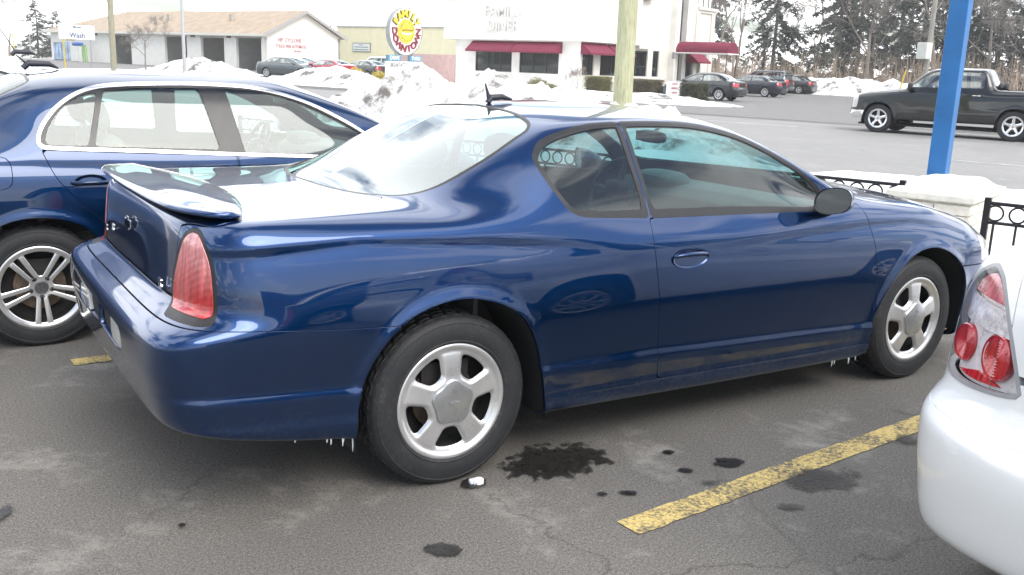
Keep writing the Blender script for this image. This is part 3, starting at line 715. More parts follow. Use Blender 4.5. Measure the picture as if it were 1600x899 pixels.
    def ft(V, UV):
        a = (V[:, 0]+1)*.7+(-V[:, 1]-.7)*.7; d = polysdf(TL, np.stack([a, V[:, 2]], -1)); return np.maximum(d, np.maximum(V[:, 0]+.7, (4.8-UV[:, 1])*.05))
    ins, rest = rest.cut(ft); lens, ring = ins.cut(grow(ft, -.015))
    red = lens_mat('tail_lens', (.50, .0, .003), (.74, .30, .31), .80, .98)
    pieces(ring, 'lamp_surround', M_BLK(), root, .012); pieces(lens.offset(.003), 'tail_light', red, root, .01)
    rest = rest.drop(grow(ft, .0015))
    # trunk lid
    TRK = curve([(-1.2,-.2,1),(-.24,-.2,1),(-.24,0),(-.225,.228),(-.185,.40),(-.13,.545,1),(-.272,.639),(-.437,.682),(-.59,.719),(-.735,.757),(-.83,.76),(-.875,.68),(-.90,.62,1),(-.96,.62,1),(-1.2,.60,1)], 6)
    def ftk(V, UV): return np.maximum(polysdf(TRK, np.stack([V[:, 0], -V[:, 1]], -1)), (5.35-UV[:, 1])*.04)
    ins, rest = rest.cut(ftk); tk = ins.take(grow(ftk, -.0022)); rest = rest.drop(grow(ftk, .0022)); trunk = tk.flange().sym().build('trunk_lid', blue, root)
    # hood and headlamps
    HD = curve([(2.725,-.2,1),(2.725,0),(2.71,.2),(2.64,.42),(2.52,.66),(2.50,.75,1),(2.9,.735),(3.2,.71),(3.45,.64),(3.6,.5,1),(3.66,.3),(3.68,0),(3.68,-.2,1)])
    fh = inXW(HD, 6.8); ins, rest = rest.cut(fh); hd = ins.take(grow(fh, -.002)); rest = rest.drop(grow(fh, .002)); hd.flange().sym().build('hood', blue, root)
    def fhl(V, UV):
        w = -V[:, 1]; return np.maximum(np.maximum(3.33-V[:, 0], .30-w), np.maximum((5.15-UV[:, 1])*.05, (UV[:, 1]-6.75)*.05))
    ins, rest = rest.cut(fhl); pieces(ins, 'headlight', lens_mat('head_lens', (.75, .76, .76), (.8, .8, .8), .5, .8, 25), root, .01)
    # small amber marker at the nose and salt-dulled body shell
    shell = rest.flange().sym().build('body', blue, root)
    # dark lining under the panels, roof lining
    for f in (aR, aF, grow(fq, -.004), grow(fd, -.004), grow(fr, -.004), grow(fw_, -.004)): lining = lining.drop(f)
    lining.offset(-.018).sym().build('body_lining', M_DARK(), root)
    for arch in ARCH_C: arch_liner(root, arch, .905, .60, M_DARK())
    mb = MB(); mb.box((-.45, -.72, .22), (3.2, .72, .27)); mb.box((-.85, -.5, .36), (-.45, .5, .50)); mb.build('underbody', M_DARK(), root)
    for x in (0, 2.807):
        for s in (-1, 1): wheel(root, (x, s*.895 if s < 0 else .895, .331), s > 0, .335, .225, .228, 'five', 2, 0)
    cabin(root, .72, .2, 2.3, .28, 1.0, .36, 1.72, [(1.0, -.36, .58), (1.0, .36, .58)], M_INT(), 2.38, .93)
    sb = MB(); rounded_block(sb, (.22, 0, .80), (.10, .62, .18)); rounded_block(sb, (.50, 0, .50), (.28, .62, .10)); sb.build('rear_bench', M_INT(), root, smooth=True, auto=1.2)
    sh = MB(); sh.box((-.18, -.6, .985), (.18, .6, 1.0)); sh.build('parcel_shelf', M_INT(), root)
    rm = MB(); rounded_block(rm, (1.66, .0, 1.235), (.018, .115, .033), None, 3); rm.tube([(1.67, 0, 1.25), (1.73, 0, 1.30)], .009, 6); rv = rm.build('rear_view_mirror', M_BLK(), root, smooth=True, auto=1)
    g = MB(); g.box((1.639, -.10, 1.210), (1.641, .10, 1.260)); g.build('mirror_pane', M_MIRROR(), rv)
    # spoiler
    sp = MB(); cols = []
    for w in np.linspace(-1, 1, 61):
        aw = abs(w); W = w*.765; k = aw**9
        xf = -.605-.135*aw**2.2; xt = -.968+.03*aw**2+.115*k; zt = 1.092-.006*aw**2-.012*k; zd = 1.058; tk_ = .018*(1-.15*k)
        e = .0; pr = [(xf, zd+.004), (xf-.02, zd+.012), (xf*.6+xt*.4, zd+.55*(zt-zd)+.012), (xf*.25+xt*.75, zt-.003), (xt+.022, zt+.001), (xt+.006, zt-.003), (xt, zt-.011), (xt+.004, zt-.020), (xt+.018, zt-tk_), (xf*.3+xt*.7, zt-.026), (xf*.5+xt*.5, 1.052), (xf-.01, 1.050)]
        cols.append([(x, W*(1+.0*z), z) for x, z in pr])
    n = len(cols[0]); vs = [p for c in cols for p in c]
    sp.add(vs, [(i*n+k, i*n+(k+1) % n, (i+1)*n+(k+1) % n, (i+1)*n+k) for i in range(60) for k in range(n)]+[tuple(range(n))[::-1], tuple(60*n+k for k in range(n))])
    so = sp.build('spoiler', blue, root, smooth=True, auto=1.0)
    md = so.modifiers.new('soft', 'SUBSURF'); md.levels = 1; md.render_levels = 2
    # shark-fin aerial with a mast
    an = MB(); an.tube([(.655, 0, 1.402), (.67, 0, 1.424), (.73, 0, 1.428), (.785, 0, 1.416)], [.017, .019, .018, .006], 10, sq=.8)
    an.tube([(.66, 0, 1.42), (.652, 0, 1.445), (.638, 0, 1.488)], [.012, .008, .003], 8); ao = an.build('aerial', plain('aerial_black', (.03, .03, .04), .5), root, smooth=True, auto=1)
    # door handles and mirrors
    for s in (-1, 1):
        h = MB(); cx, cz, y = 1.134, .800, .9185; n = 32
        rings = [(.104, .043, .000), (.104, .043, .004), (.096, .036, .003), (.090, .031, -.012), (.01, .005, -.022)]
        vs = [(cx+a*math.cos(t), s*(y+d), cz+b*math.sin(t)) for a, b, d in rings for t in np.arange(n)*2*PI/n]
        h.add(vs, [(i*n+k, i*n+(k+1) % n, (i+1)*n+(k+1) % n, (i+1)*n+k) for i in range(4) for k in range(n)])
        for k in range(9):
            pass
        ho = h.build('handle_recess', blue, d1 if s < 0 else d2, smooth=True, auto=1.2)
        hb = MB(); pts = [(cx+.088*math.cos(t), s*(y-.004+.012*math.sin(t)), cz+.012+.008*math.sin(t)) for t in np.linspace(PI, 0, 13)]
        hb.tube(pts, [.012+.006*math.sin(t) for t in np.linspace(0, PI, 13)], 10, sq=.6); hb.build('door_handle', blue, d1 if s < 0 else d2, smooth=True, auto=1)
        m = MB(); U, Vn = 26, 14; vs = []
        for i in range(Vn+1):
            t = i/Vn; x = 1.925+.145*t; sc = math.sqrt(max(0, 1-t**2.3)) if t > 0 else 1
            for k in range(U):
                th = 2*PI*k/U; cy, czz = .985, 1.018-.012*t
                ry = .080; rz = .062
                yy = math.copysign(abs(math.cos(th))**.8, math.cos(th)); zz = math.copysign(abs(math.sin(th))**.85, math.sin(th))
                vs.append((x+.03*yy*(1-t), s*(cy+ry*yy*sc-.035*t), czz+rz*zz*sc+.012*yy*sc))
        m.add(vs, [(i*U+k, i*U+(k+1) % U, (i+1)*U+(k+1) % U, (i+1)*U+k) for i in range(Vn) for k in range(U)])
        m.tube([(2.02, s*.93, .985), (2.05, s*.84, .965)], [.035, .05], 12, mi=1)
        mo = m.build('side_mirror', [blue, M_BLK()], root, smooth=True, auto=1)
        gm = MB(); gv = []
        for sc, dx in ((1.0, 0), (.93, .006), (.0, .006)):
            for k in range(U):
                th = 2*PI*k/U; yy = math.copysign(abs(math.cos(th))**.8, math.cos(th)); zz = math.copysign(abs(math.sin(th))**.85, math.sin(th))
                gv.append((1.923+dx+.03*yy*sc, s*(.985+.080*yy*sc), 1.018+.062*zz*sc+.012*yy*sc))
        gm.add(gv, [(k, (k+1) % U, U+(k+1) % U, U+k) for k in range(U)], 1); gm.add(gv, [(U+k, U+(k+1) % U, 2*U+(k+1) % U, 2*U+k) for k in range(U)], 0)
        gm.build('mirror_pane', [M_MIRROR(), M_BLK()], mo, smooth=True, auto=.6)
    # wide chrome emblem on the trunk, little script plates, bumper fog reflectors and exhaust drips of ice
    e = MB(); P = [(-.055,-.016),(-.02,-.016),(-.02,-.026),(.02,-.026),(.02,-.016),(.048,-.016),(.055,.016),(.02,.016),(.02,.026),(-.02,.026),(-.02,.016),(-.048,.016)]
    e.prism(P, 0, .006, Matrix.Translation((-.948, 0, .93)) @ Matrix.Rotation(-PI/2, 4, 'Z') @ Matrix.Rotation(PI/2, 4, 'X')); e.build('emblem', M_CHROME(), root, bevel=.0015)
    RM = Matrix(((0, 0, -1, 0), (-1, 0, 0, 0), (0, 1, 0, 0), (0, 0, 0, 1)))
    text_mesh('badge', 'LS', .05, M_CHROME(), root, Matrix.Translation((-.955, -.52, .80)) @ RM, .003); text_mesh('badge', 'LS', .045, M_CHROME(), root, Matrix.Translation((-.956, .44, .84)) @ RM, .003)
    rr = random.Random(3)
    for k in range(15):
        x = rr.choice([-.41, -.41, -.50, -.62, -.44, -.70, 2.3, 2.36, 2.39, 2.2]); x += rr.uniform(-.02, .02)
        if x > 0 or x < -.43: L = rr.uniform(.010, .04)
        else: L = rr.uniform(.05, .11)
        zb = np.interp(x, [-.9, -.4, .42, 2.43], [.345, .262, .219, .186])
        ic = MB(); ic.tube([(x, -.885, zb+.004), (x+.001, -.886, zb-L*.5), (x, -.886, zb-L)], [.0035, .0025, .0006], 6); ic.build('icicle', plain('ice', (.75, .80, .82), .12, 0, .05, 10), root, smooth=True)
    return root
build_coupe()
# ------------------------------------------------------------------ all the other cars
def car_lines(p):
    """generic body lines. p: W half width, H height, xr/xf ends, deck, hood, nose, tail heights, glass base/top stations"""
    W, H = p['W'], p['H']; xr, xf = p['xr'], p['xf']; zs = p.get('sill', .2); bz = p['belt']; dk, hd, ns = p['deck'], p['hood'], p['nose']
    xb, xt, xw, xc = p['xb'], p['xt'], p['xw'], p['xc']; pr, pf = p.get('pr', 3.6), p.get('pf', 2.6); rw = p.get('rail', .68)*W; tail = p.get('tail', dk-.02)
    bumpz = p.get('bumpz', .62); L = []
    def A(w, z, dr, df, q=0): L.append(dict(w=w, z=z, xr=xr+dr, xf=xf-df, pr=pr-q, pf=pf-q*.3))
    A(.86*W, [(xr, zs+.10), (xr+.5, zs), (xf-.5, zs-.03), (xf, zs+.0)], .12, .22)
    A(.955*W, [(xr, zs+.12), (xr+.55, zs+.04), (xf-.5, zs), (xf, zs+.03)], .05, .10)
    A(.985*W, [(xr, .45), (0, .41), (xf, .36)], .012, .02)
    A(.995*W, [(xr, .55), (0, .54), (xf, .46)], .0, .0)
    A(W, [(xr, bumpz+.04), (0, .68), (xf, .56)], .01, .01)
    W0 = W; tk = p.get('tuck', 0); W = W-tk
    A(W, [(xr, bumpz+.08), (0, .72), (xf, .60)], .06+tk, .03)
    xr = xr+tk
    A(.985*W, [(xr, tail-.16), (0, min(.86, dk-.12)), (xc, hd-.16), (xf, ns-.10)], .075, .06, .2)
    k5 = [(xr, tail), (xr+.35, dk-.05), (xb+.1, min(bz, dk)-.04), (xt+.3, bz-.035), (xc-.3, bz-.06), (xc+.2, hd-.065), (xf-.55, ns+.03), (xf-.1, ns-.03)]
    A(.952*W, k5, .10, .12, .5)
    h6 = max(.12, (H-bz)*.38)
    A([(xr, .86*W), (xb, .83*W), (xt, .83*W), (xw, .84*W), (xc-.4, .88*W), (xc, .9*W), (xf, .84*W)],
      [(xr, tail+.03), (xr+.3, dk-.005), (xb, dk+.005), (xb+(xt-xb)*.35, max(dk+.03, bz+.25*h6)), (xt+.08, bz+h6), (xw, bz+h6*.97), (xw+(xc-xw)*.55, bz+h6*.4), (xc-.05, hd-.02), (xf-.55, ns+.09), (xf-.15, ns)], .13, .18, .8)
    zr = H-.075
    A([(xr, .62*W), (xb, .64*W), (xb+(xt-xb)*.5, .66*W), (xt, rw+.0), (xw, rw+.02*W), (xw+(xc-xw)*.5, .78*W), (xc-.15, .86*W), (xc+.2, .74*W), (xf, .62*W)],
      [(xr, tail+.05), (xb-.08, dk+.008), (xb+.04, dk+.03), (xb+(xt-xb)*.5, dk+(zr-dk)*.56), (xt+.02, zr-.02), (xt+.3, zr), (xw-.1, zr-.005), (xw+.12, zr-.055), (xw+(xc-xw)*.55, hd+(zr-hd)*.50), (xc-.08, hd+.015), (xc+.25, hd-.005), (xf-.6, ns+.13), (xf-.2, ns+.03)], p.get('dt', .16), .24, 1.1)
    A(.38*W, [(xr, tail+.055), (xb-.05, dk+.015), (xb+.04, dk+.04), (xb+(xt-xb)*.5, dk+(H-dk)*.58), (xt, H-.035), (xt+.35, H-.008), (xw-.15, H-.02), (xw+.08, H-.07), (xw+(xc-xw)*.55, hd+(H-hd)*.50), (xc-.02, hd+.03), (xc+.15, hd+.015), (xf-.6, ns+.15), (xf-.3, ns+.07)], p.get('dt', .16)+.03, .32, 1.3)
    A(0.0, [(xr, tail+.06), (xb-.08, dk+.018), (xb+.02, dk+.04), (xb+(xt-xb)*.5, dk+(H-dk)*.60), (xt-.02, H-.03), (xt+.4, H), (xw-.1, H-.012), (xw+.1, H-.06), (xw+(xc-xw)*.55, hd+(H-hd)*.52), (xc+.05, hd+.035), (xc+.2, hd+.025), (xf-.6, ns+.16), (xf-.4, ns+.11)], p.get('dt', .16)+.06, .42, 1.4)
    return L
def arch_poly(cx, R, zc=.34, fl=.0): return curve([(cx-R, -.1, 1), (cx-R, .15, 1), (cx-R*.97, zc+.02), (cx-R*.72, zc+R*.70), (cx-R*.28, zc+R*.955), (cx+R*.28, zc+R*.955), (cx+R*.72, zc+R*.70), (cx+R*.97, zc+.02), (cx+R, .15, 1), (cx+R, -.1, 1)])
def make_car(root, p, mat, wheels, hi=False, glassm=None, seats=True, wheel_style='ten', R=.33, rr=.215, redhi=True, rimmat=None):
    W, H, wb = p['W'], p['H'], p['wb']
    arches = [arch_poly(0, p.get('ar', .385), p.get('az', R)), arch_poly(wb, p.get('ar', .385), p.get('az', R))]
    def disp(x, z, w, v):
        s = 0*x
        for a, cx in zip(arches, (0, wb)):
            near = (np.hypot(x-cx, z-.33) < .62) & (z > .2); dd = np.full(x.shape, 9.0)
            if near.any(): dd[near] = polysdf(a, np.stack([x[near], z[near]], -1))
            s = s+.012*np.exp(-(np.clip(dd, 0, 1)/.03)**2)
        for (cz, dep) in p.get('creases', []):
            d = z-np.interp(x, [c[0] for c in cz], [c[1] for c in cz]); s = s-dep*np.exp(-np.clip(-d, 0, 1)/.05)*(1/(1+np.exp(d/.006)))
        return s*np.clip((8-v), 0, 1)
    kw = dict(nm=170, ne=40, nv=6) if hi else dict(nm=80, ne=20, nv=2.4)
    S = body_sheet(car_lines(p), p['xr']+p.get('er', .5), p['xf']-p.get('ef', .6), disp=disp, **kw)
    lining = S.copy(); rest = S; drops = [inXZ(a, -9, 7.3) for a in arches]
    for f in drops: rest = rest.drop(f)
    seal = .014; G = glassm or glass('car_glass', (.34, .42, .41), 1.2)
    if 'ring' in p:                                            # chrome frame round all side windows
        rg = curve(p['ring']); f = inXZ(rg, 6.6, 9.6); ins, rest = rest.cut(f); ins, ring = ins.cut(grow(f, -.017)); pieces(ring.offset(.004), 'window_trim', plain('bright_trim', (.75, .75, .74), .22, .9, .04, 10), root, .014)
        wins = [curve(w) for w in p['wins']]; fs = [inXZ(w, 6.6, 9.6) for w in wins]
        dark = ins
        for f2 in fs: g_, dark = dark.cut(f2); pieces(g_.offset(-.006), 'door_window', G, root, 0)
        pieces(dark.offset(-.001), 'window_pillar', plain('gloss_black', (.006, .006, .008), .22, 0, .1, 10), root, .012)
        drops += [grow(f2, -.004) for f2 in fs]
    else:
        for w in p['wins']:
            f = inXZ(curve(w), 6.6, 9.6); rest = frame(rest, None, f, seal, root, G, 'door_window'); drops.append(grow(f, -.004))
    xb, xt, xw, xc = p['xb'], p['xt'], p['xw'], p['xc']; rwW = p.get('rail', .68)*W
    if p.get('rg', True):
        gw = p.get('rgw', .66)*W; RG = curve([(xt-.03, -.2, 1), (xt-.03, 0), (xt-.04, rwW*.6), (xt-.07, rwW*.86), (xb*.5+xt*.5, gw*.98), (xb+.12, gw), (xb+.04, gw*.88), (xb-.0, gw*.5), (xb-.01, 0), (xb-.01, -.2, 1)])
        f = inXW(RG, 8.3); rest = frame(rest, None, f, seal, root, G, 'rear_window_half', 'rear_window_seal'); drops.append(grow(f, -.004))
    WS = curve([(xw+.04, -.2, 1), (xw+.04, 0), (xw+.06, rwW*.6), (xw+.12, rwW*.93), (xw*.5+xc*.5, rwW*1.08), (xc-.22, .80*W), (xc-.16, .74*W), (xc-.05, .45*W), (xc, 0), (xc, -.2, 1)])
    f = inXW(WS, 8.3); rest = frame(rest, None, f, seal, root, G, 'windshield_half', 'windshield_seal'); drops.append(grow(f, -.004))
    doors = []
    for d in p.get('doors', []):
        f = inXZ(curve(d), -9, 7.55); ins, rest = rest.cut(f); dr, _ = ins.cut(grow(f, -.002)); rest = rest.drop(grow(f, .002)); doors.append(pieces(dr, 'door', mat, root))
    if 'flap' in p:
        cx, cz, rx, rz = p['flap']; f = lambda V, UV: np.maximum(((np.abs((V[:, 0]-cx)/rx)**3.5+np.abs((V[:, 2]-cz)/rz)**3.5)**(1/3.5)-1)*min(rx, rz), np.maximum((3-UV[:, 1])*.05, V[:, 1]+.5))
        ins, rest = rest.cut(f); ins.take(grow(f, -.0018)).flange(.01).build('fuel_flap', mat, root); rest = rest.drop(grow(f, .0012))
    # lamps
    if 'tl' in p:
        f = p['tl']; ins, rest = rest.cut(f); (p['tlhook'](ins, root, f) if 'tlhook' in p else None) or 'tlhook' in p or pieces(ins.offset(.004), 'tail_light', p.get('tlm') or lens_mat('far_tail_lens', (.55, .012, .02), (.55, .02, .03), .6, 1.0), root, .012); rest = rest.drop(grow(f, .001))
    zn = p['nose']
    def fh(V, UV): return np.maximum(np.maximum((p['xf']-.42)-V[:, 0], .52*W+V[:, 1]) if False else np.maximum((p['xf']-p.get('hl', .42))-V[:, 0], .50*W+V[:, 1]), np.maximum((5.2-UV[:, 1])*.05, (UV[:, 1]-6.9)*.05))
    ins, rest = rest.cut(fh)
    if ins.F: pieces(ins, 'headlight', lens_mat('head_lens2', (.72, .73, .73), (.8, .8, .8), .5, .8, 25), root, .01)
    fg = lambda V, UV: np.maximum(np.maximum((p['xf']-.5)-V[:, 0], -.42*W-V[:, 1]), np.maximum((5.2-UV[:, 1])*.05, (UV[:, 1]-6.6)*.05))
    ins, rest = rest.cut(fg)
    if ins.F: ins.offset(-.01).sym().build('grille', M_BLK(), root)
    if p.get('bump', True):
        bv = p.get('bumpv', 4.5)
        for nm, ff in (('rear_bumper', lambda V, UV: np.maximum((UV[:, 1]-bv)*.04, V[:, 0]+.2)), ('front_bumper', lambda V, UV: np.maximum((UV[:, 1]-4.8)*.04, wb+.2-V[:, 0]))):
            ins, rest = rest.cut(ff); ins.take(grow(ff, -.0015)).flange().sym().build(nm, p.get('bmat') or mat, root)
    if hi:
        ftk = lambda V, UV: np.maximum(np.maximum(V[:, 0]-(xb-.05), -V[:, 1]-np.interp(V[:, 0], [p['xr'], xb], [.60*W, .74*W])), (5.6-UV[:, 1])*.04)
        ins, rest = rest.cut(ftk); ins.take(grow(ftk, -.002)).flange().sym().build('trunk_lid', mat, root); rest = rest.drop(grow(ftk, .002))
        fho = lambda V, UV: np.maximum(np.maximum(xc+.06-V[:, 0], -V[:, 1]-.80*W), np.maximum((6.9-UV[:, 1])*.04, V[:, 0]-p['xf']+.35))
        ins, rest = rest.cut(fho); ins.take(grow(fho, -.002)).flange().sym().build('hood', mat, root); rest = rest.drop(grow(fho, .002))
    if 'bed' in p:
        x0, x1, bw, bt, bb = p['bed']; f = lambda V, UV: np.maximum(np.maximum(V[:, 0]-x1, x0-V[:, 0]), np.maximum(-V[:, 1]-bw, 1.0-V[:, 2])); rest = rest.drop(f); drops.append(f)
        b = MB(); b.box((x0, -bw, bb), (x1, bw, bb+.02)); b.box((x0-.02, -bw, bb), (x0, bw, bt)); b.box((x1, -bw, bb), (x1+.02, bw, bt)); b.box((x0, -bw-.02, bb), (x1, -bw, bt)); b.box((x0, bw, bb), (x1, bw+.02, bt)); b.build('cargo_bed', M_DARK(), root)
    rest.flange().sym().build('body', mat, root)
    for f in drops: lining = lining.drop(f)
    if 'tlhook' in p: lining = lining.drop(p['tl'])
    lining.offset(-.018).sym().build('body_lining', M_DARK(), root)
    for a in arches: arch_liner(root, a, .97*W, .66*W, M_DARK())
    mb = MB(); mb.box((p['xr']+.35, -.78*W, .21), (p['xf']-.35, .78*W, .26)); mb.build('underbody', M_DARK(), root)
    for x in (0, wb):
        for s in (-1, 1): wheel(root, (x, s*(W-.028), R-.004), s > 0, R, .21, rr, wheel_style, 2 if hi else 1, 0, rimmat)
    fl = .3 if H < 1.7 else .6
    cabin(root, .76*W, xt-.25 if not 'bed' in p else xt+.05, xc-.28, fl, bz_(p), .38, xc-.85, [(xc-1.55, -.36, .58), (xc-1.55, .36, .58)]+([(xt+.25, -.36, .52), (xt+.25, .36, .52)] if p.get('rs', True) else []), M_INT(), xc-.2, p['belt']-.05, seat_m=plain('tan_seat', (.15, .135, .11), .85, 0, .1, 20, .2) if hi else None)
    for s in (-1, 1):
        m = MB(); mx_ = p.get('mx', xc-.45); rounded_block(m, (mx_, s*(W+.05), p['belt']+.05), (.06, .10, p.get('mh', .068)), None, 3); m.tube([(mx_+.02, s*(W-.02), p['belt']+.0), (mx_+.03, s*(W-.09), p['belt']-.02)], .03, 8)
        g = m.build('side_mirror', p.get('mmat') or mat, root, smooth=True, auto=1)
    for (x, z) in p.get('handles', []):
        for q, s in enumerate((-1, 1)):
            h = MB(); h.tube([(x-.09, s*(.985*W+.012), z), (x-.07, s*(.985*W+.035), z), (x+.06, s*(.985*W+.037), z), (x+.09, s*(.985*W+.012), z)], [.012, .014, .013, .015], 10, sq=.8)
            h.build('door_handle', p.get('hmat') or mat, root, smooth=True, auto=1)
            if hi:
                n = 28; rg_ = MB(); vs = [(x+a*math.cos(t), s*(.978*W+d), z+b*math.sin(t)) for a, b, d in ((.082, .040, .004), (.074, .034, .003), (.01, .004, -.02)) for t in np.arange(n)*2*PI/n]
                rg_.add(vs, [(i*n+k, i*n+(k+1) % n, (i+1)*n+(k+1) % n, (i+1)*n+k) for i in range(2) for k in range(n)]); rg_.build('handle_recess', mat, root, smooth=True, auto=1.2)
    return root
def bz_(p): return p['belt']
def tl_side(xr, dx, wmin, v0, v1):
    return lambda V, UV: np.maximum(np.maximum(V[:, 0]-(xr+dx), wmin+V[:, 1]), np.maximum((v0-UV[:, 1])*.06, (UV[:, 1]-v1)*.06))
def fin(root, x, z, rod=None, col=None):
    a = MB(); a.tube([(x-.09, 0, z), (x-.06, 0, z+.03), (x+.05, 0, z+.028), (x+.10, 0, z+.005)], [.022, .026, .022, .006], 10, sq=.8)
    if rod: a.tube([(x-.05, 0, z+.02), (x-.05-rod*.55, 0, z+rod)], [.006, .0025], 6)
    else: a.tube([(x-.06, 0, z+.02), (x-.12, 0, z+.075)], [.022, .006], 8, sq=.4)
    return a.build('aerial', plain('aerial_black', (.03, .03, .04), .5), root, smooth=True, auto=1)
# --- the blue sedan in the next space
def blue_sedan():
    p = dict(W=.88, H=1.462, wb=2.578, xr=-1.02, xf=3.46, belt=1.02, deck=1.045, hood=1.0, nose=.74, tail=1.01, xb=-.60, xt=.10, xw=1.52, xc=2.42, sill=.21, rail=.66, pr=3.4,
      ring=[(.037, 1.085), (.060, 1.165), (.152, 1.274), (.277, 1.352), (.417, 1.388), (.70, 1.404), (.99, 1.406), (1.286, 1.386), (1.545, 1.318), (1.766, 1.214), (1.95, 1.10), (2.07, 1.0), (2.05, .965), (1.35, .990), (.60, 1.028), (.07, 1.055)],
      wins=[[(.078, 1.10), (.10, 1.165), (.18, 1.265), (.29, 1.330), (.372, 1.350, 1), (.286, 1.070, 1), (.09, 1.078)], [(.402, 1.358, 1), (.60, 1.375), (.925, 1.380, 1), (.985, 1.040, 1), (.316, 1.068, 1)],
            [(1.075, 1.378, 1), (1.286, 1.362), (1.52, 1.300), (1.74, 1.198), (1.90, 1.10), (1.99, 1.01), (1.98, .990, 1), (1.128, 1.018, 1)]],
      doors=[[(.052, 1.052, 1), (.116, .902), (.228, .765), (.330, .660), (.415, .52), (.450, .30, 1), (1.125, .27, 1), (1.095, .70), (1.072, 1.005, 1), (.60, 1.025)],
             [(1.082, 1.003, 1), (1.103, .70), (1.133, .27, 1), (2.10, .26, 1), (2.13, .55), (2.10, .85), (2.06, .960, 1), (1.35, .988)]],
      creases=[([(-1, 1.0), (0, .985), (1.3, .925), (2.6, .87)], .010), ([(-1, .36), (0, .36), (3, .36)], -.012)],
      handles=[(.275, .885), (1.32, .86)], flap=(-.20, .94, .105, .085), tl=tl_side(-1.02, .20, .50, 5.4, 7.0))
    root = empty('parked_sedan', (-1.094, 2.55+.88, 0), 0, 'dark blue four-door sedan with silver window trim, beyond the coupe', 'car')
    blue = paint('deep_blue_paint', (.0, .021, .078), metal=.82, rough=.32, dirt=.8)
    make_car(root, p, blue, None, True, glass('clear_glass', (.60, .76, .72), 1.4), wheel_style='twin', R=.328, rr=.226)
    fin(root, .17, 1.452)
    # tall front headrest seen through the rear window, front mirror
    rm = MB(); rounded_block(rm, (1.62, .0, 1.29), (.018, .11, .03), None, 3); rm.tube([(1.63, 0, 1.30), (1.70, 0, 1.36)], .009, 6); rm.build('rear_view_mirror', M_BLK(), root, smooth=True, auto=1)
    return root
blue_sedan()
# --- the white sedan on the right, its lamp close to the camera
def sentra_lamp(ins, root, f):
    """layered lamp: silver bowl, red top lens, clear ribbed band, two round red reflectors, one clear cover"""
    core, ring = ins.cut(grow(f, -.010)); pieces(ring.offset(.002), 'lamp_gasket', plain('lamp_grey', (.30, .30, .31), .4), root, .02)
    silver = plain('reflector_silver', (.80, .78, .78), .30, .25, .12, 35, .4); redm = lens_mat('round_red', (.62, .004, .008), (.75, .03, .04), .6, 1.1, 90); pink = lens_mat('pink_lens', (.60, .03, .05), (.80, .35, .38), .97, 1.09, 70)
    a, b = pieces(core.offset(-.030), 'reflector_bowl', silver, root, 0)
    top = core.take(lambda V, UV: np.maximum(1.000+.10*(-V[:, 1]-.70)-V[:, 2], .045*0+np.abs(-V[:, 1]-.70)*0-1)); pieces(top.take(grow(f, -.022)).offset(-.008), 'upper_lens', pink, root, .02)
    band = core.take(lambda V, UV: np.maximum(V[:, 2]-(.985+.10*(-V[:, 1]-.70)), (.915+.05*(-V[:, 1]-.7))-V[:, 2])); pieces(band.offset(-.016), 'clear_lens', plain('ribbed_clear', (.74, .70, .70), .16, .25, .3, 60, .8, coat=1), root, .02)
    low = core.take(lambda V, UV: V[:, 2]-(.795-.25*np.abs(-V[:, 1]-.69))); pieces(low.take(grow(f, -.02)).offset(-.022), 'lower_lens', redm, root, .01)
    for q, (x, y, z, rr) in enumerate(((-.682, .768, .848, .055), (-.757, .636, .846, .066))):
        for s in (-1, 1):
            d = MB(); prof = [(rr, -.012), (rr, .006), (rr*.93, .010), (rr*.90, .004)]
            for k in range(7): t = .84-.12*k; prof += [(rr*t, .004-.004*k/7), (rr*(t-.05), .0075-.004*k/7)]
            prof += [(.002, .0)]; d.lathe(prof, (0, 0, 0), 'x', 40); nx = Vector((-.85, s*.52, .08)).normalized(); M = Matrix.Translation((x+.018, s*(y-.010), z)) @ nx.to_track_quat('X', 'Z').to_matrix().to_4x4()
            d.v = [tuple(M @ Vector(p_)) for p_ in d.v]; d.build('round_reflector', redm, root, smooth=True, auto=.6)
    pieces(core.offset(.002), 'lamp_cover', glass('lamp_cover_glass', (.97, .96, .96), .8), root, 0)
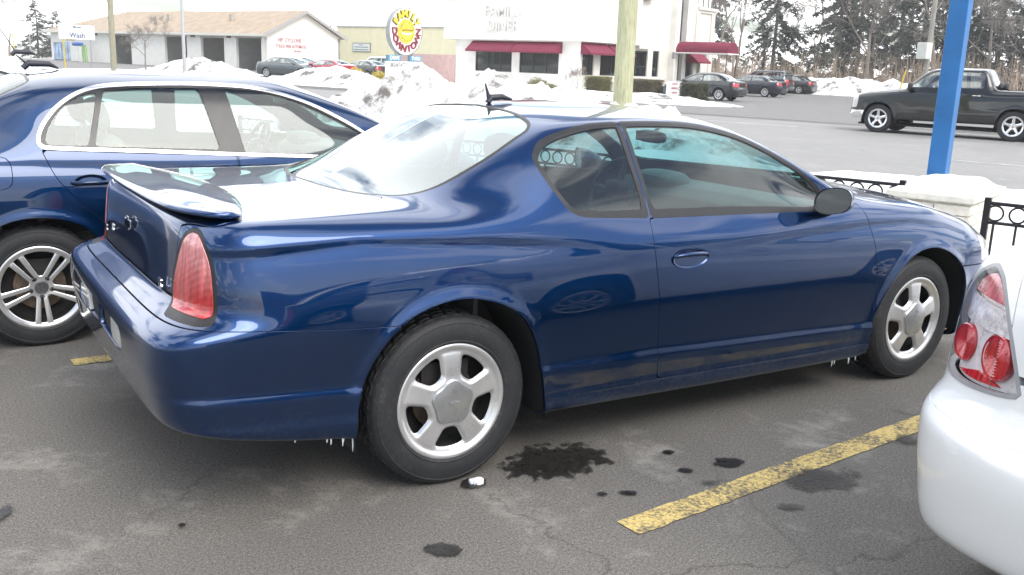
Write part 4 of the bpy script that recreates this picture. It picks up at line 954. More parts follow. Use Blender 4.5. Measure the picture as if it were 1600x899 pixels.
def white_sedan():
    p = dict(W=.895, H=1.51, wb=2.685, xr=-.93, xf=3.64, belt=1.06, deck=1.13, hood=1.02, nose=.76, tail=1.08, xb=-.52, xt=.25, xw=1.55, xc=2.55, sill=.20, rail=.68, pr=3.2, bumpz=.60, dt=.14, tuck=.030,
      wins=[[(-.02, 1.16), (.12, 1.30), (.32, 1.40), (.62, 1.42, 1), (.66, 1.09, 1), (.05, 1.11)], [(.70, 1.42, 1), (1.3, 1.41), (1.60, 1.36), (1.9, 1.22), (2.15, 1.09), (2.12, 1.05, 1), (.72, 1.08, 1)]],
      doors=[[(.30, .9), (.42, .6), (.46, .3, 1), (1.15, .27, 1), (1.13, 1.05, 1), (.03, 1.09, 1)], [(1.14, 1.05, 1), (1.16, .27, 1), (2.2, .26, 1), (2.2, .9), (2.15, 1.03, 1)]],
      handles=[(.35, .93), (1.4, .90)], bumpv=4.35)
    TL = curve([(.872, .770), (.858, .86), (.830, .94), (.800, 1.00), (.760, 1.058), (.715, 1.088), (.690, 1.090, 1), (.648, 1.060), (.592, .958), (.550, .866), (.514, .772, 1), (.58, .757), (.70, .747), (.80, .752)])
    def tl(V, UV): return np.maximum(polysdf(TL, np.stack([-V[:, 1], V[:, 2]], -1)), V[:, 0]+.35)
    p['tl'] = tl; p['tlhook'] = sentra_lamp
    root = empty('parked_sedan', (1.565, -2.155, 0), R_(2), 'white sedan at the right edge, only its rear corner and tail light in view', 'car')
    white = paint('white_paint', (.78, .785, .775), metal=0, rough=.35, dirt=.12)
    make_car(root, p, white, None, True, None, wheel_style='ten', R=.32, rr=.205)
    m = MB(); m.tube([(-.835+.03*(abs(y)/.5)**2, y, .985) for y in np.linspace(-.50, .50, 21)], .022, 8, sq=.6); m.build('trunk_trim', M_CHROME(), root, smooth=True)
    return root, p
WS_root, WS_p = white_sedan()
# ------------------------------------------------------------------ the ground, street, lots and snow
STR = math.atan2(.334, .943); SD = np.array([-.334, .943]); ND = np.array([.943, .334])
def ST(s, n, z=0.0): p = s*SD+n*ND; return (float(p[0]), float(p[1]), z)
def sn(V): return V[..., 0]*SD[0]+V[..., 1]*SD[1], V[..., 0]*ND[0]+V[..., 1]*ND[1]
def fbm(x, y, z=0.0, o=4, s=1.0):
    v = 0; a = 1.0; t = 0
    for k in range(o): v += a*mnoise.noise(Vector((x*s, y*s, z+k*7.3))); t += a; a *= .5; s *= 2
    return v/t
def asphalt(name, base, salt, speck=.5, cracks=True, patch=.5, tint=(1, .98, .94)):
    m, nt, b = base_mat(name); setp(b, rough=.86, spec=.35)
    tc = nt.nodes.new('ShaderNodeTexCoord'); V = tc.outputs['Object']
    a = noise_node(nt, .55, 7, .62, vec=V); f = noise_node(nt, 95, 3, .7, vec=V); g = noise_node(nt, 14, 6, .7, vec=V)
    c0 = tuple(base*t*.84 for t in tint); c1 = tuple(base*t*1.14 for t in tint)
    r = ramp(nt, a.outputs['Fac'], [(.32, c0), (.68, c1)]); f2 = noise_node(nt, 230, 2, .6, vec=V)
    st = ramp(nt, f.outputs['Fac'], [(.30, (.52,)*3), (.50, (.95,)*3), (.66, (1.25,)*3), (.78, (2.3,)*3)]); c = mixc(nt, speck, r.outputs[0], st.outputs[0], 'MULTIPLY'); st2 = ramp(nt, f2.outputs['Fac'], [(.34, (.45,)*3), (.5, (1,)*3), (.68, (1.8,)*3)]); c = mixc(nt, speck*.8, c, st2.outputs[0], 'MULTIPLY')
    vo = nt.nodes.new('ShaderNodeTexVoronoi'); vo.inputs['Scale'].default_value = 120; nt.links.new(V, vo.inputs['Vector'])
    # pale stones and grains of salt
    sp = ramp(nt, vo.outputs['Distance'], [(.10, (1,)*3), (.22, (0,)*3)]); n3 = noise_node(nt, 33, 2, vec=V); s3 = ramp(nt, n3.outputs['Fac'], [(.56, (0,)*3), (.66, (1,)*3)])
    mm = nt.nodes.new('ShaderNodeMath'); mm.operation = 'MULTIPLY'; nt.links.new(sp.outputs[0], mm.inputs[0]); nt.links.new(s3.outputs[0], mm.inputs[1])
    m5 = nt.nodes.new('ShaderNodeMath'); m5.operation = 'MULTIPLY'; m5.inputs[1].default_value = .6; nt.links.new(mm.outputs[0], m5.inputs[0])
    c = mixc(nt, m5.outputs[0], c, (base*3.2+.06,)*3)
    # salt bloom
    b1 = noise_node(nt, 1.7, 12, .78, vec=V, dist=.2); b2 = ramp(nt, b1.outputs['Fac'], [(.54, (0,)*3), (.70, (1,)*3)])
    m2 = nt.nodes.new('ShaderNodeMath'); m2.operation = 'MULTIPLY'; nt.links.new(b2.outputs[0], m2.inputs[0]); nt.links.new(g.outputs['Fac'], m2.inputs[1])
    m3 = nt.nodes.new('ShaderNodeMath'); m3.operation = 'MULTIPLY'; m3.inputs[1].default_value = patch; nt.links.new(m2.outputs[0], m3.inputs[0])
    c = mixc(nt, m3.outputs[0], c, salt)
    if cracks:
        cv = nt.nodes.new('ShaderNodeTexVoronoi'); cv.feature = 'DISTANCE_TO_EDGE'; cv.inputs['Scale'].default_value = .55
        mp = noise_node(nt, 2.2, 5, .6, vec=V); vm = nt.nodes.new('ShaderNodeVectorMath'); vm.operation = 'MULTIPLY_ADD'; vm.inputs[1].default_value = (.5, .5, 0)
        nt.links.new(mp.outputs['Color'], vm.inputs[0]); nt.links.new(V, vm.inputs[2]); nt.links.new(vm.outputs[0], cv.inputs['Vector'])
        cr = ramp(nt, cv.outputs['Distance'], [(.0005, (.62,)*3), (.005, (1,)*3)]); gate = ramp(nt, a.outputs['Fac'], [(.50, (0,)*3), (.58, (1,)*3)])
        c = mixc(nt, gate.outputs[0], c, mixc(nt, 1.0, c, cr.outputs[0], 'MULTIPLY'))
    nt.links.new(c, b.inputs['Base Color'])
    rr = ramp(nt, a.outputs['Fac'], [(.3, (.62,)*3), (.6, (.9,)*3)]); nt.links.new(rr.outputs[0], b.inputs['Roughness'])
    bump(nt, b, f.outputs['Fac'], .55, .006); MATS[name] = m; return m
def snow_mat(name='snow', dirt=.35):
    if name in MATS: return MATS[name]
    m, nt, b = base_mat(name); setp(b, rough=.75, spec=.3)
    tc = nt.nodes.new('ShaderNodeTexCoord'); V = tc.outputs['Object']
    a = noise_node(nt, 2.6, 8, .72, vec=V); g = noise_node(nt, .9, 4, .5, vec=V)
    mm = nt.nodes.new('ShaderNodeMath'); mm.operation = 'MULTIPLY'; nt.links.new(a.outputs['Fac'], mm.inputs[0]); nt.links.new(g.outputs['Fac'], mm.inputs[1])
    r = ramp(nt, mm.outputs[0], [(.0, (.86, .87, .89)), (.25, (.82, .82, .82)), (.29, (.50, .49, .47)), (.35, (.15, .135, .12))]) if dirt > .5 else ramp(nt, mm.outputs[0], [(.0, (.86, .87, .89)), (.36, (.84, .85, .86)), (.46, (.5, .49, .47))])
    nt.links.new(r.outputs[0], b.inputs['Base Color']); bump(nt, b, noise_node(nt, 18, 6, .7, vec=V).outputs['Fac'], .6, .05); MATS[name] = m; return m
def sheet_sn(name, s0, s1, n0, n1, z, mat, kind='structure', parent=None):
    mb = MB(); mb.add([ST(s0, n0, z), ST(s0, n1, z), ST(s1, n1, z), ST(s1, n0, z)], [(0, 3, 2, 1)]); o = mb.build(name, mat); tag(o, kind=kind); return o
MA = asphalt('lot_asphalt', .135, (.40, .385, .345), 1.0, True, 1.0, (1, .935, .84))
MS = asphalt('street_asphalt', .235, (.42, .42, .41), .45, True, .7, (1, .98, .95))
ML = asphalt('far_lot_asphalt', .17, (.38, .38, .37), .45, True, .8, (1, .975, .94))
def ground():
    mb = MB(); mb.add([(-900, -900, -.06), (1500, -900, -.06), (1500, 1500, -.06), (-900, 1500, -.06)], [(0, 1, 2, 3)])
    tag(mb.build('ground', plain('winter_ground', (.42, .41, .38), .95, 0, .35, .25)), kind='structure')
    mb = MB(); mb.add([ST(-70, -45, 0), ST(-70, 6.4, 0), ST(95, 6.4, 0), ST(95, -45, 0)], [(0, 3, 2, 1)]); tag(mb.build('parking_lot', MA), kind='structure')
    sheet_sn('street', -260, 330, 11.5, 30.2, 0, MS)
    sheet_sn('driveway', -90, 31.5, 30.1, 92, .006, ML); sheet_sn('car_wash_lot', 44, 130, 30.1, 56.4, .006, ML)
    ME = asphalt('gutter_asphalt', .12, (.42, .41, .39), .6, True, .9, (1, .97, .92))
    sheet_sn('street_edge', -200, 300, 29.1, 30.15, .003, ME); sheet_sn('street_edge', -200, 300, 11.5, 12.6, .003, ME)
    # faint worn lane lines
    lm = plain('worn_white_line', (.50, .50, .48), .8, 0, .3, 3); mb = MB()
    for nn in (18.0, 26.0):
        for k in range(-20, 40): mb.add([ST(k*9, nn, .005), ST(k*9+3, nn, .005), ST(k*9+3, nn+.11, .005), ST(k*9, nn+.11, .005)], [(0, 1, 2, 3)])
    tag(mb.build('lane_marking', lm), kind='structure')
    # kerbs
    for nn, w in ((11.4, .15), (30.15, .18)):
        for a, b_ in ((-200, 300),) if nn < 20 else ((-200, 6), (31.5, 43), (62, 300)):
            mb = MB(); v = [ST(a, nn, 0), ST(a, nn+w, 0), ST(b_, nn+w, 0), ST(b_, nn, 0), ST(a, nn, .09), ST(a, nn+w, .09), ST(b_, nn+w, .09), ST(b_, nn, .09)]
            mb.add(v, [(0, 3, 2, 1), (4, 5, 6, 7), (0, 1, 5, 4), (1, 2, 6, 5), (2, 3, 7, 6), (3, 0, 4, 7)]); tag(mb.build('kerb', plain('kerb_concrete', (.38, .37, .35), .9, 0, .2, 6)), kind='structure')
ground()
def snowfield(name, s0, s1, n0, n1, step, h, mat=None, z0=-.05, label=None, cat=None, group=None):
    ns = max(2, int((s1-s0)/step)); nn = max(2, int((n1-n0)/step)); mb = MB(); vs = []
    for i in range(ns+1):
        for j in range(nn+1):
            s = s0+(s1-s0)*i/ns; n = n0+(n1-n0)*j/nn; js = s+.3*step*mnoise.noise(Vector((s*3, n*3, 1))); jn = n+.3*step*mnoise.noise(Vector((s*3, n*3, 9)))
            vs.append(ST(js, jn, h(js, jn)))
    mb.add(vs, [(i*(nn+1)+j, (i+1)*(nn+1)+j, (i+1)*(nn+1)+j+1, i*(nn+1)+j+1) for i in range(ns) for j in range(nn)])
    o = mb.build(name, mat or snow_mat(), smooth=True, auto=3)
    for p in o.data.polygons: p.use_smooth = True
    if label: tag(o, label, cat, group)
    else: tag(o, kind='structure')
    return o
def sst(a, b, x): t = min(1, max(0, (x-a)/(b-a))); return t*t*(3-2*t)
# snow between our lot and the street; the fence stands in it
def h_verge(s, n):
    e = fbm(s, 0, 3, 3, .5)*.5
    up = sst(4.75+e+(.5 if s > 4 else 0), 5.7+e, n)*(.15+.06*fbm(s, n, 0, 3, .7)); bank = .16*math.exp(-((n-10.4)/.7)**2)*(1+.7*fbm(s, n, 5, 3, .6))
    dn = 1-sst(10.9+e*.4, 11.7+e*.6, n)
    return (up+max(0, bank)*sst(7, 9, n)+.05*fbm(s, n, 2, 4, 1.6)*sst(5, 6, n))*dn-.035*(1-dn)-.03*(1-sst(4.6+e, 5.0+e, n))
snowfield('snow_verge', -22, 40, 4.2, 13.4, .16, h_verge)
# the tall ploughed pile beyond the blue cars
def h_pile(s, n):
    z = 0
    for cs, cn, a, rs, rn in ((11.9, 12.2, 1.38, 1.5, 1.2), (10.15, 12.6, 1.40, .8, .9), (8.6, 12.1, 1.20, 1.7, 1.2), (13.2, 12.0, .95, 1.1, 1.2), (6.4, 12.2, .9, 1.5, 1.0), (15.2, 12.3, .50, 1.3, .9)):
        z = max(z, a*math.exp(-((abs(s-cs)/rs)**2.4+(abs(n-cn)/rn)**2.4)*.8))
    f = sst(.03, .35, z)
    return z+f*(.36*fbm(s, n, 0, 4, 1.3)+.26*fbm(s, n, 4, 5, 3.2))-.06*(1-sst(.0, .08, z))
snowfield('snow_pile', 3.5, 19.5, 9.6, 14.9, .085, h_pile, snow_mat('dirty_snow', .8), label='tall ploughed pile of dirty snow behind the blue coupe', cat='snow pile')
def mound(cs, cn, rs, rn, a, label, seed=0, dirty=True):
    def h(s, n):
        z = a*math.exp(-((abs(s-cs)/rs)**2.2+(abs(n-cn)/rn)**2.2)); f = sst(.03, .3, z/a)
        return z+f*a*(.4*fbm(s+seed, n, 0, 4, .9))-.08*(1-sst(.0, .15, z/a))
    snowfield('snow_pile', cs-rs*2, cs+rs*2, cn-rn*2, cn+rn*2, min(rs, rn)/7, h, snow_mat('dirty_snow', .8) if dirty else None, label=label, cat='snow pile', group=None)
mound(38.3, 33.6, 4.2, 1.4, 1.05, 'snow mound at the kerb in front of the red coupe', 3)
mound(24.5, 76.5, 9.5, 2.0, 1.35, 'long low snow bank along the back of the restaurant lot', 8)
mound(4.5, 77, 8.0, 2.0, .85, 'snow bank behind the passing pickup truck', 15)
mound(21.5, 38.6, 3.2, 1.5, .42, 'flat snow heap in front of the parked black sedan', 21)
mound(64.0, 42.5, 5.0, 1.2, 1.1, 'snow heap with dirty crust in front of the car wash tree', 33)
mound(72.5, 30.5, 6, 1.5, .9, 'snow heap beneath the wash sign', 41)
def h_lawn(s, n):
    e = min(sst(22, 24.5, s), 1-sst(42.5, 44.5, s), sst(30.6, 31.6, n), 1-sst(46.2, 47.6, n))
    return e*(.16+.16*fbm(s, n, 0, 4, .45)+.05*fbm(s, n, 7, 3, 2))-.05*(1-e)
snowfield('snowy_lawn', 21.5, 45, 30.3, 48.2, .35, h_lawn)
# painted bay lines, worn
def worn_yellow():
    m, nt, b = base_mat('worn_yellow_paint'); setp(b, rough=.7)
    tc = nt.nodes.new('ShaderNodeTexCoord'); V = tc.outputs['Object']; a = noise_node(nt, 60, 5, .75, vec=V); g = noise_node(nt, 3.0, 5, .6, vec=V); f = noise_node(nt, 150, 2, .6, vec=V)
    ad = nt.nodes.new('ShaderNodeMath'); ad.operation = 'MULTIPLY_ADD'; ad.inputs[1].default_value = .7; nt.links.new(g.outputs['Fac'], ad.inputs[0]); nt.links.new(a.outputs['Fac'], ad.inputs[2])
    w = ramp(nt, ad.outputs[0], [(.80, (0,)*3), (.97, (1,)*3)]); c0 = ramp(nt, f.outputs['Fac'], [(.35, (.46, .33, .10)), (.65, (.72, .56, .22))])
    nt.links.new(mixc(nt, w.outputs[0], c0.outputs[0], (.10, .09, .07)), b.inputs['Base Color']); bump(nt, b, f.outputs['Fac'], .5, .004); return m
WY = worn_yellow()
def bay_line(x0, y0, x1, y1, w=.115, name='bay_line'):
    n = 140; L = np.array([x0, y0]); D = np.array([x1-x0, y1-y0]); ln = np.linalg.norm(D); D /= ln; Q = np.array([-D[1], D[0]]); mb = MB(); vs = []
    for i in range(n+1):
        t = ln*i/n; a = w/2+.014*fbm(t, x0, 1, 4, 14); b = w/2+.014*fbm(t, y0, 5, 4, 14); p = L+D*t
        vs += [(*(p-Q*a), .004), (*(p+Q*b), .004)]
    mb.add(vs, [(2*i, 2*i+2, 2*i+3, 2*i+1) for i in range(n)]); return tag(mb.build(name, WY), kind='structure')
bay_line(.37, -.585, 5.0, -.20); bay_line(-1.02, 2.21, 4.4, 2.40); bay_line(-1.1, 4.98, 3.5, 5.1); bay_line(1.5, -3.4, 6.2, -3.1)
# damp spots and melt puddles on the asphalt
def wet_mat(name, rough, col, strong, z):
    """damp film whose edge fades and frays by noise"""
    m, nt, b = base_mat(name); setp(b, color=col, rough=rough, spec=.5); tc = nt.nodes.new('ShaderNodeTexCoord'); V = tc.outputs['Object']
    g = nt.nodes.new('ShaderNodeNewGeometry'); P = g.outputs['Position']; f = noise_node(nt, 95, 4, .7, vec=P); n = noise_node(nt, 13, 8, .72, vec=P)
    sp = nt.nodes.new('ShaderNodeSeparateXYZ'); nt.links.new(V, sp.inputs[0]); cb = nt.nodes.new('ShaderNodeCombineXYZ'); nt.links.new(sp.outputs['X'], cb.inputs[0]); nt.links.new(sp.outputs['Y'], cb.inputs[1])
    ln = nt.nodes.new('ShaderNodeVectorMath'); ln.operation = 'LENGTH'; nt.links.new(cb.outputs[0], ln.inputs[0])
    k = nt.nodes.new('ShaderNodeMath'); k.operation = 'MULTIPLY_ADD'; k.inputs[1].default_value = 2.3; k.inputs[2].default_value = -1.15+.92; nt.links.new(n.outputs['Fac'], k.inputs[0])
    d = nt.nodes.new('ShaderNodeMath'); d.operation = 'SUBTRACT'; nt.links.new(k.outputs[0], d.inputs[0]); nt.links.new(ln.outputs['Value'], d.inputs[1])
    a = ramp(nt, d.outputs[0], [(0.0, (0,)*3), (.07, (strong*.75,)*3), (.30, (strong,)*3)]); gl = ramp(nt, f.outputs['Fac'], [(.35, tuple(c*.5 for c in col)), (.62, col), (.80, tuple(c*4 for c in col))])
    nt.links.new(gl.outputs[0], b.inputs['Base Color']); rr = ramp(nt, n.outputs['Fac'], [(.40, (rough*.25,)*3), (.60, (rough,)*3)]); nt.links.new(rr.outputs[0], b.inputs['Roughness']); bump(nt, b, f.outputs['Fac'], .4, .004)
    tr = nt.nodes.new('ShaderNodeBsdfTransparent'); mx = nt.nodes.new('ShaderNodeMixShader'); nt.links.new(a.outputs[0], mx.inputs[0]); nt.links.new(tr.outputs[0], mx.inputs[1]); nt.links.new(b.outputs[0], mx.inputs[2]); nt.links.new(mx.outputs[0], nt.nodes['Material Output'].inputs['Surface']); return m
WM = wet_mat('wet_asphalt', .45, (.018, .016, .014), .93, 0); WM2 = wet_mat('damp_asphalt', .8, (.05, .047, .043), .6, 0)
def blot(x, y, rx, ry, rot, seed, mat, rough=.35, z=.0065, name='damp_patch'):
    n = 40; mb = MB(); mb.add([(0, 0, 0)]+[(1.9*math.cos(2*PI*k/n), 1.9*math.sin(2*PI*k/n), 0) for k in range(n)], [(0, k+1, (k+1) % n+1) for k in range(n)])
    o = mb.build(name, mat); o.location = (x, y, z); o.scale = (rx, ry, 1); o.rotation_euler = (0, 0, rot); return tag(o, kind='structure')
BLOTS = [(.477,.012,.251,.165,-.02,0,.25),(1.104,-.341,.069,.05,-.2,0,.5),(-.280,-.410,.068,.052,-.5,0,.4),(.954,-.142,.028,.02,-.48,0,.5),(.888,-.313,.032,.02,-.49,0,.5),(.544,-.367,.039,.022,-.64,0,.5),(.455,-.332,.02,.014,-.49,0,.4),(.067,-.010,.051,.05,-.26,0,.6),(1.32,-.646,.183,.11,-.26,1,.6),(-1.486,.535,.028,.07,-.5,0,.3),(1.006,-.75,.064,.025,-.5,1,.6),(.895,-.452,.039,.022,-.49,1,.5),(2.015,-.547,.06,.06,-.48,1,.5),(-.977,.157,.013,.012,-.5,0,.4)]
CHUNK = (.082, -.024)
for i, (x, y, rx, ry, rot, m, rg) in enumerate(BLOTS): blot(x, y, rx, ry, rot, i*3.7+1, WM if m == 0 else WM2, rg, .0065+.0004*i, 'melt_puddle' if i == 0 else 'damp_patch')
mb = MB(); [rounded_block(mb, (CHUNK[0]+a, CHUNK[1]+b, .012+c), (.016+c, .012, .011+c*.4), None, 5) for a, b, c in ((0, 0, .004), (.014, .006, 0), (-.012, .008, .001), (.004, -.010, .0))]; tag(mb.build('snow_chunk', snow_mat(), smooth=True, auto=2), 'small lump of white snow on the asphalt by the rear tyre', 'snow lump')
# ------------------------------------------------------------------ fence, brick base and blue post
def iron(): return plain('black_iron', (.016, .016, .018), .45, .3, .25, 30, .1)
def fence(s0, s1, n, label, zt=.62):
    root = empty('iron_fence', ST(s0, n, 0), STR, label, 'fence'); L = s1-s0
    a = MB(); a.box((-.02, 0, zt-.028), (.02, L, zt)); a.build('top_rail', iron(), root, bevel=.004); a = MB(); a.box((-.018, 0, zt-.185), (.018, L, zt-.160)); a.build('middle_rail', iron(), root, bevel=.004)
    a = MB(); a.box((-.016, 0, .06), (.016, L, .085)); a.build('bottom_rail', iron(), root)
    k = int(L/.165); sp = L/k; ring = bar = None
    for i in range(k):
        y = (i+.5)*sp
        if ring is None:
            r = MB(); r.tube([(0, .062*math.cos(t), .062*math.sin(t)) for t in np.linspace(0, 2*PI, 25)], .0085, 6, cap=False); ring = r.build('ring', iron(), root, smooth=True); o = ring
            q = MB(); q.box((-.009, -.009, -.40), (.009, .009, 0)); bar = q.build('bar', iron(), root); bo = bar
        else: o = ring.copy(); COL.objects.link(o); o.parent = root; bo = bar.copy(); COL.objects.link(bo); bo.parent = root
        o.location = (0, y, zt-.094); bo.location = (0, y, zt-.172)
    for y in (0.02, L-.02): q = MB(); q.box((-.025, y-.025, 0), (.025, y+.025, zt+.03)); q.build('post', iron(), root, bevel=.004)
    return root
fence(.18, 9.6, 6.12, 'black iron fence topped with a row of rings, beyond the coupe', .68)
fence(-6.4, -.50, 6.0, 'black iron fence with rings, right of the brick base')
def pillar():
    root = empty('sign_plinth', ST(-.06, 6.6, 0), STR, 'pale brick base with a snow covered cap, holding the blue post', 'plinth')
    br = plain('pale_brick', (.66, .62, .53), .85, 0, .16, 16, .4); mo = plain('mortar', (.50, .48, .42), .95, 0, .2, 40, .3)
    x0, x1, y0, y1 = -.58, .58, -.33, .33; m = MB(); m.box((x0+.012, y0+.012, 0), (x1-.012, y1-.012, .575)); m.build('mortar_core', mo, root)
    b = MB(); rr = random.Random(5); h = .092; zc = .005; row = 0
    while zc+h < .58:
        for side in range(4):
            L = (y1-y0) if side < 2 else (x1-x0); off = (0 if row % 2 else .145); t = -off
            while t < L-.01:
                a_, b_ = max(0, t)+.005, min(L, t+.29)-.005; t += .29
                if b_-a_ < .03: continue
                j = rr.uniform(-.002, .003); d = .075
                if side == 0: b.box((x0-j, y0+a_, zc+.005), (x0+d, y0+b_, zc+h-.005))
                elif side == 1: b.box((x1-d, y0+a_, zc+.005), (x1+j, y0+b_, zc+h-.005))
                elif side == 2: b.box((x0+a_, y0-j, zc+.005), (x0+b_, y0+d, zc+h-.005))
                else: b.box((x0+a_, y1-d, zc+.005), (x0+b_, y1+j, zc+h-.005))
        zc += h; row += 1
    b.build('brickwork', br, root, bevel=.005, seg=1)
    c = MB(); c.box((x0-.03, y0-.03, .575), (x1+.03, y1+.03, .635)); c.build('cap_slab', plain('pale_stone', (.66, .63, .55), .8, 0, .12, 12, .3), root, bevel=.012)
    return root
pillar()
def h_cap(s, n):
    ds, dn = abs(s+.06)/.35, abs(n-6.6)/.60; e = 1-max(ds, dn)
    return .637+(.085*sst(0, .45, e)+.02*fbm(s, n, 0, 3, 4)*sst(0, .2, e) if e > 0 else 0)-(.01 if e <= .02 else 0)
o = snowfield('cap_snow', -.41, .29, 6.0, 7.2, .03, h_cap, label='thick layer of snow lying on the cap of the brick base', cat='snow')
root = empty('blue_post', ST(.14, 7.0, .63), STR, 'tall square post painted bright blue on the brick base', 'post')
mb = MB(); mb.box((-.082, -.082, 0), (.082, .082, 5.2)); mb.build('shaft', plain('blue_post_paint', (.016, .125, .33), .5, 0, .16, 2.2, .12), root, bevel=.008); mb = MB(); mb.box((-.16, -.16, -.005), (.16, .16, .012)); mb.build('base_plate', plain('blue_post_paint', (.01, .1, .4)), root)
# ------------------------------------------------------------------ buildings across the street
def loc_boxes(name, boxes, mat, parent, bevel=0):
    m = MB()
    for b in boxes: m.box(*b)
    return m.build(name, mat, parent, bevel=bevel)
def wall_x(mb, x0, x1, y0, y1, z0, z1, holes):
    """wall in the y-z plane, thickness x0..x1, with rectangular openings (ya, yb, za, zb)"""
    ys = sorted({y0, y1, *[h[0] for h in holes], *[h[1] for h in holes]}); zs = sorted({z0, z1, *[h[2] for h in holes], *[h[3] for h in holes]})
    for j in range(len(zs)-1):
        run = None
        for i in range(len(ys)-1):
            c = ((ys[i]+ys[i+1])/2, (zs[j]+zs[j+1])/2); inside = any(h[0] < c[0] < h[1] and h[2] < c[1] < h[3] for h in holes)
            if not inside and run is None: run = ys[i]
            if (inside or i == len(ys)-2) and run is not None:
                e = ys[i] if inside else ys[i+1]; mb.box((x0, run, zs[j]), (x1, e, zs[j+1])); run = None
def wall_y(mb, y0, y1, x0, x1, z0, z1, holes):
    t = MB(); wall_x(t, 0, 1, x0, x1, z0, z1, holes)
    for (vs, f) in [(t.v, t.f)]:
        mb.add([(y, y0+(y1-y0)*x, z) for x, y, z in vs], f)
FRONT = Matrix(((0, 0, -1, 0), (-1, 0, 0, 0), (0, 1, 0, 0), (0, 0, 0, 1)))     # text read from the street: right is -S, faces -N
SIDE = Matrix(((1, 0, 0, 0), (0, 0, -1, 0), (0, 1, 0, 0), (0, 0, 0, 1)))       # text read from -S: right is +N, faces -S
def awning(parent, face, a0, a1, off, z0=2.28, z1=3.0, d=.8, name='awning'):
    """sloping fabric awning on the wall at 'off'; face 'N' looks to the street, 'S' looks along it"""
    m = MB(); v = []
    for a in (a0, a1): v += [(a, 0, z1), (a, -d, z0+.12), (a, -d, z0), (a, 0, z0+.02)]
    f = [(0, 1, 5, 4), (1, 2, 6, 5), (2, 3, 7, 6), (0, 3, 2, 1), (4, 5, 6, 7)]
    P = [(off+y, a, z) if face == 'N' else (a, off+y, z) for a, y, z in v]
    m.add(P, f); return m.build(name, plain('maroon_canvas', (.185, .018, .045), .8, 0, .12, 5, .1), parent)
def window(parent, face, a0, a1, off, z0, z1, mull=1, frame_m=None, name='window'):
    fm = frame_m or plain('dark_frame', (.03, .03, .03), .4); m = MB(); w = .07
    def B(a, b, c, d, y0=-.03, y1=.05):
        if face == 'N': m.box((off+y0, a, c), (off+y1, b, d))
        else: m.box((a, off+y0, c), (b, off+y1, d))
    B(a0, a0+w, z0, z1); B(a1-w, a1, z0, z1); B(a0+w, a1-w, z0, z0+w); B(a0+w, a1-w, z1-w, z1)
    for k in range(mull): c = a0+(a1-a0)*(k+1)/(mull+1); B(c-w/2, c+w/2, z0+w, z1-w)
    o = m.build(name, fm, parent); m = MB()
    B(a0+w*.5, a1-w*.5, z0+w*.5, z1-w*.5, .012, .018); m.build('pane', glass('shop_glass', (.35, .37, .36), 1.3), o); return o
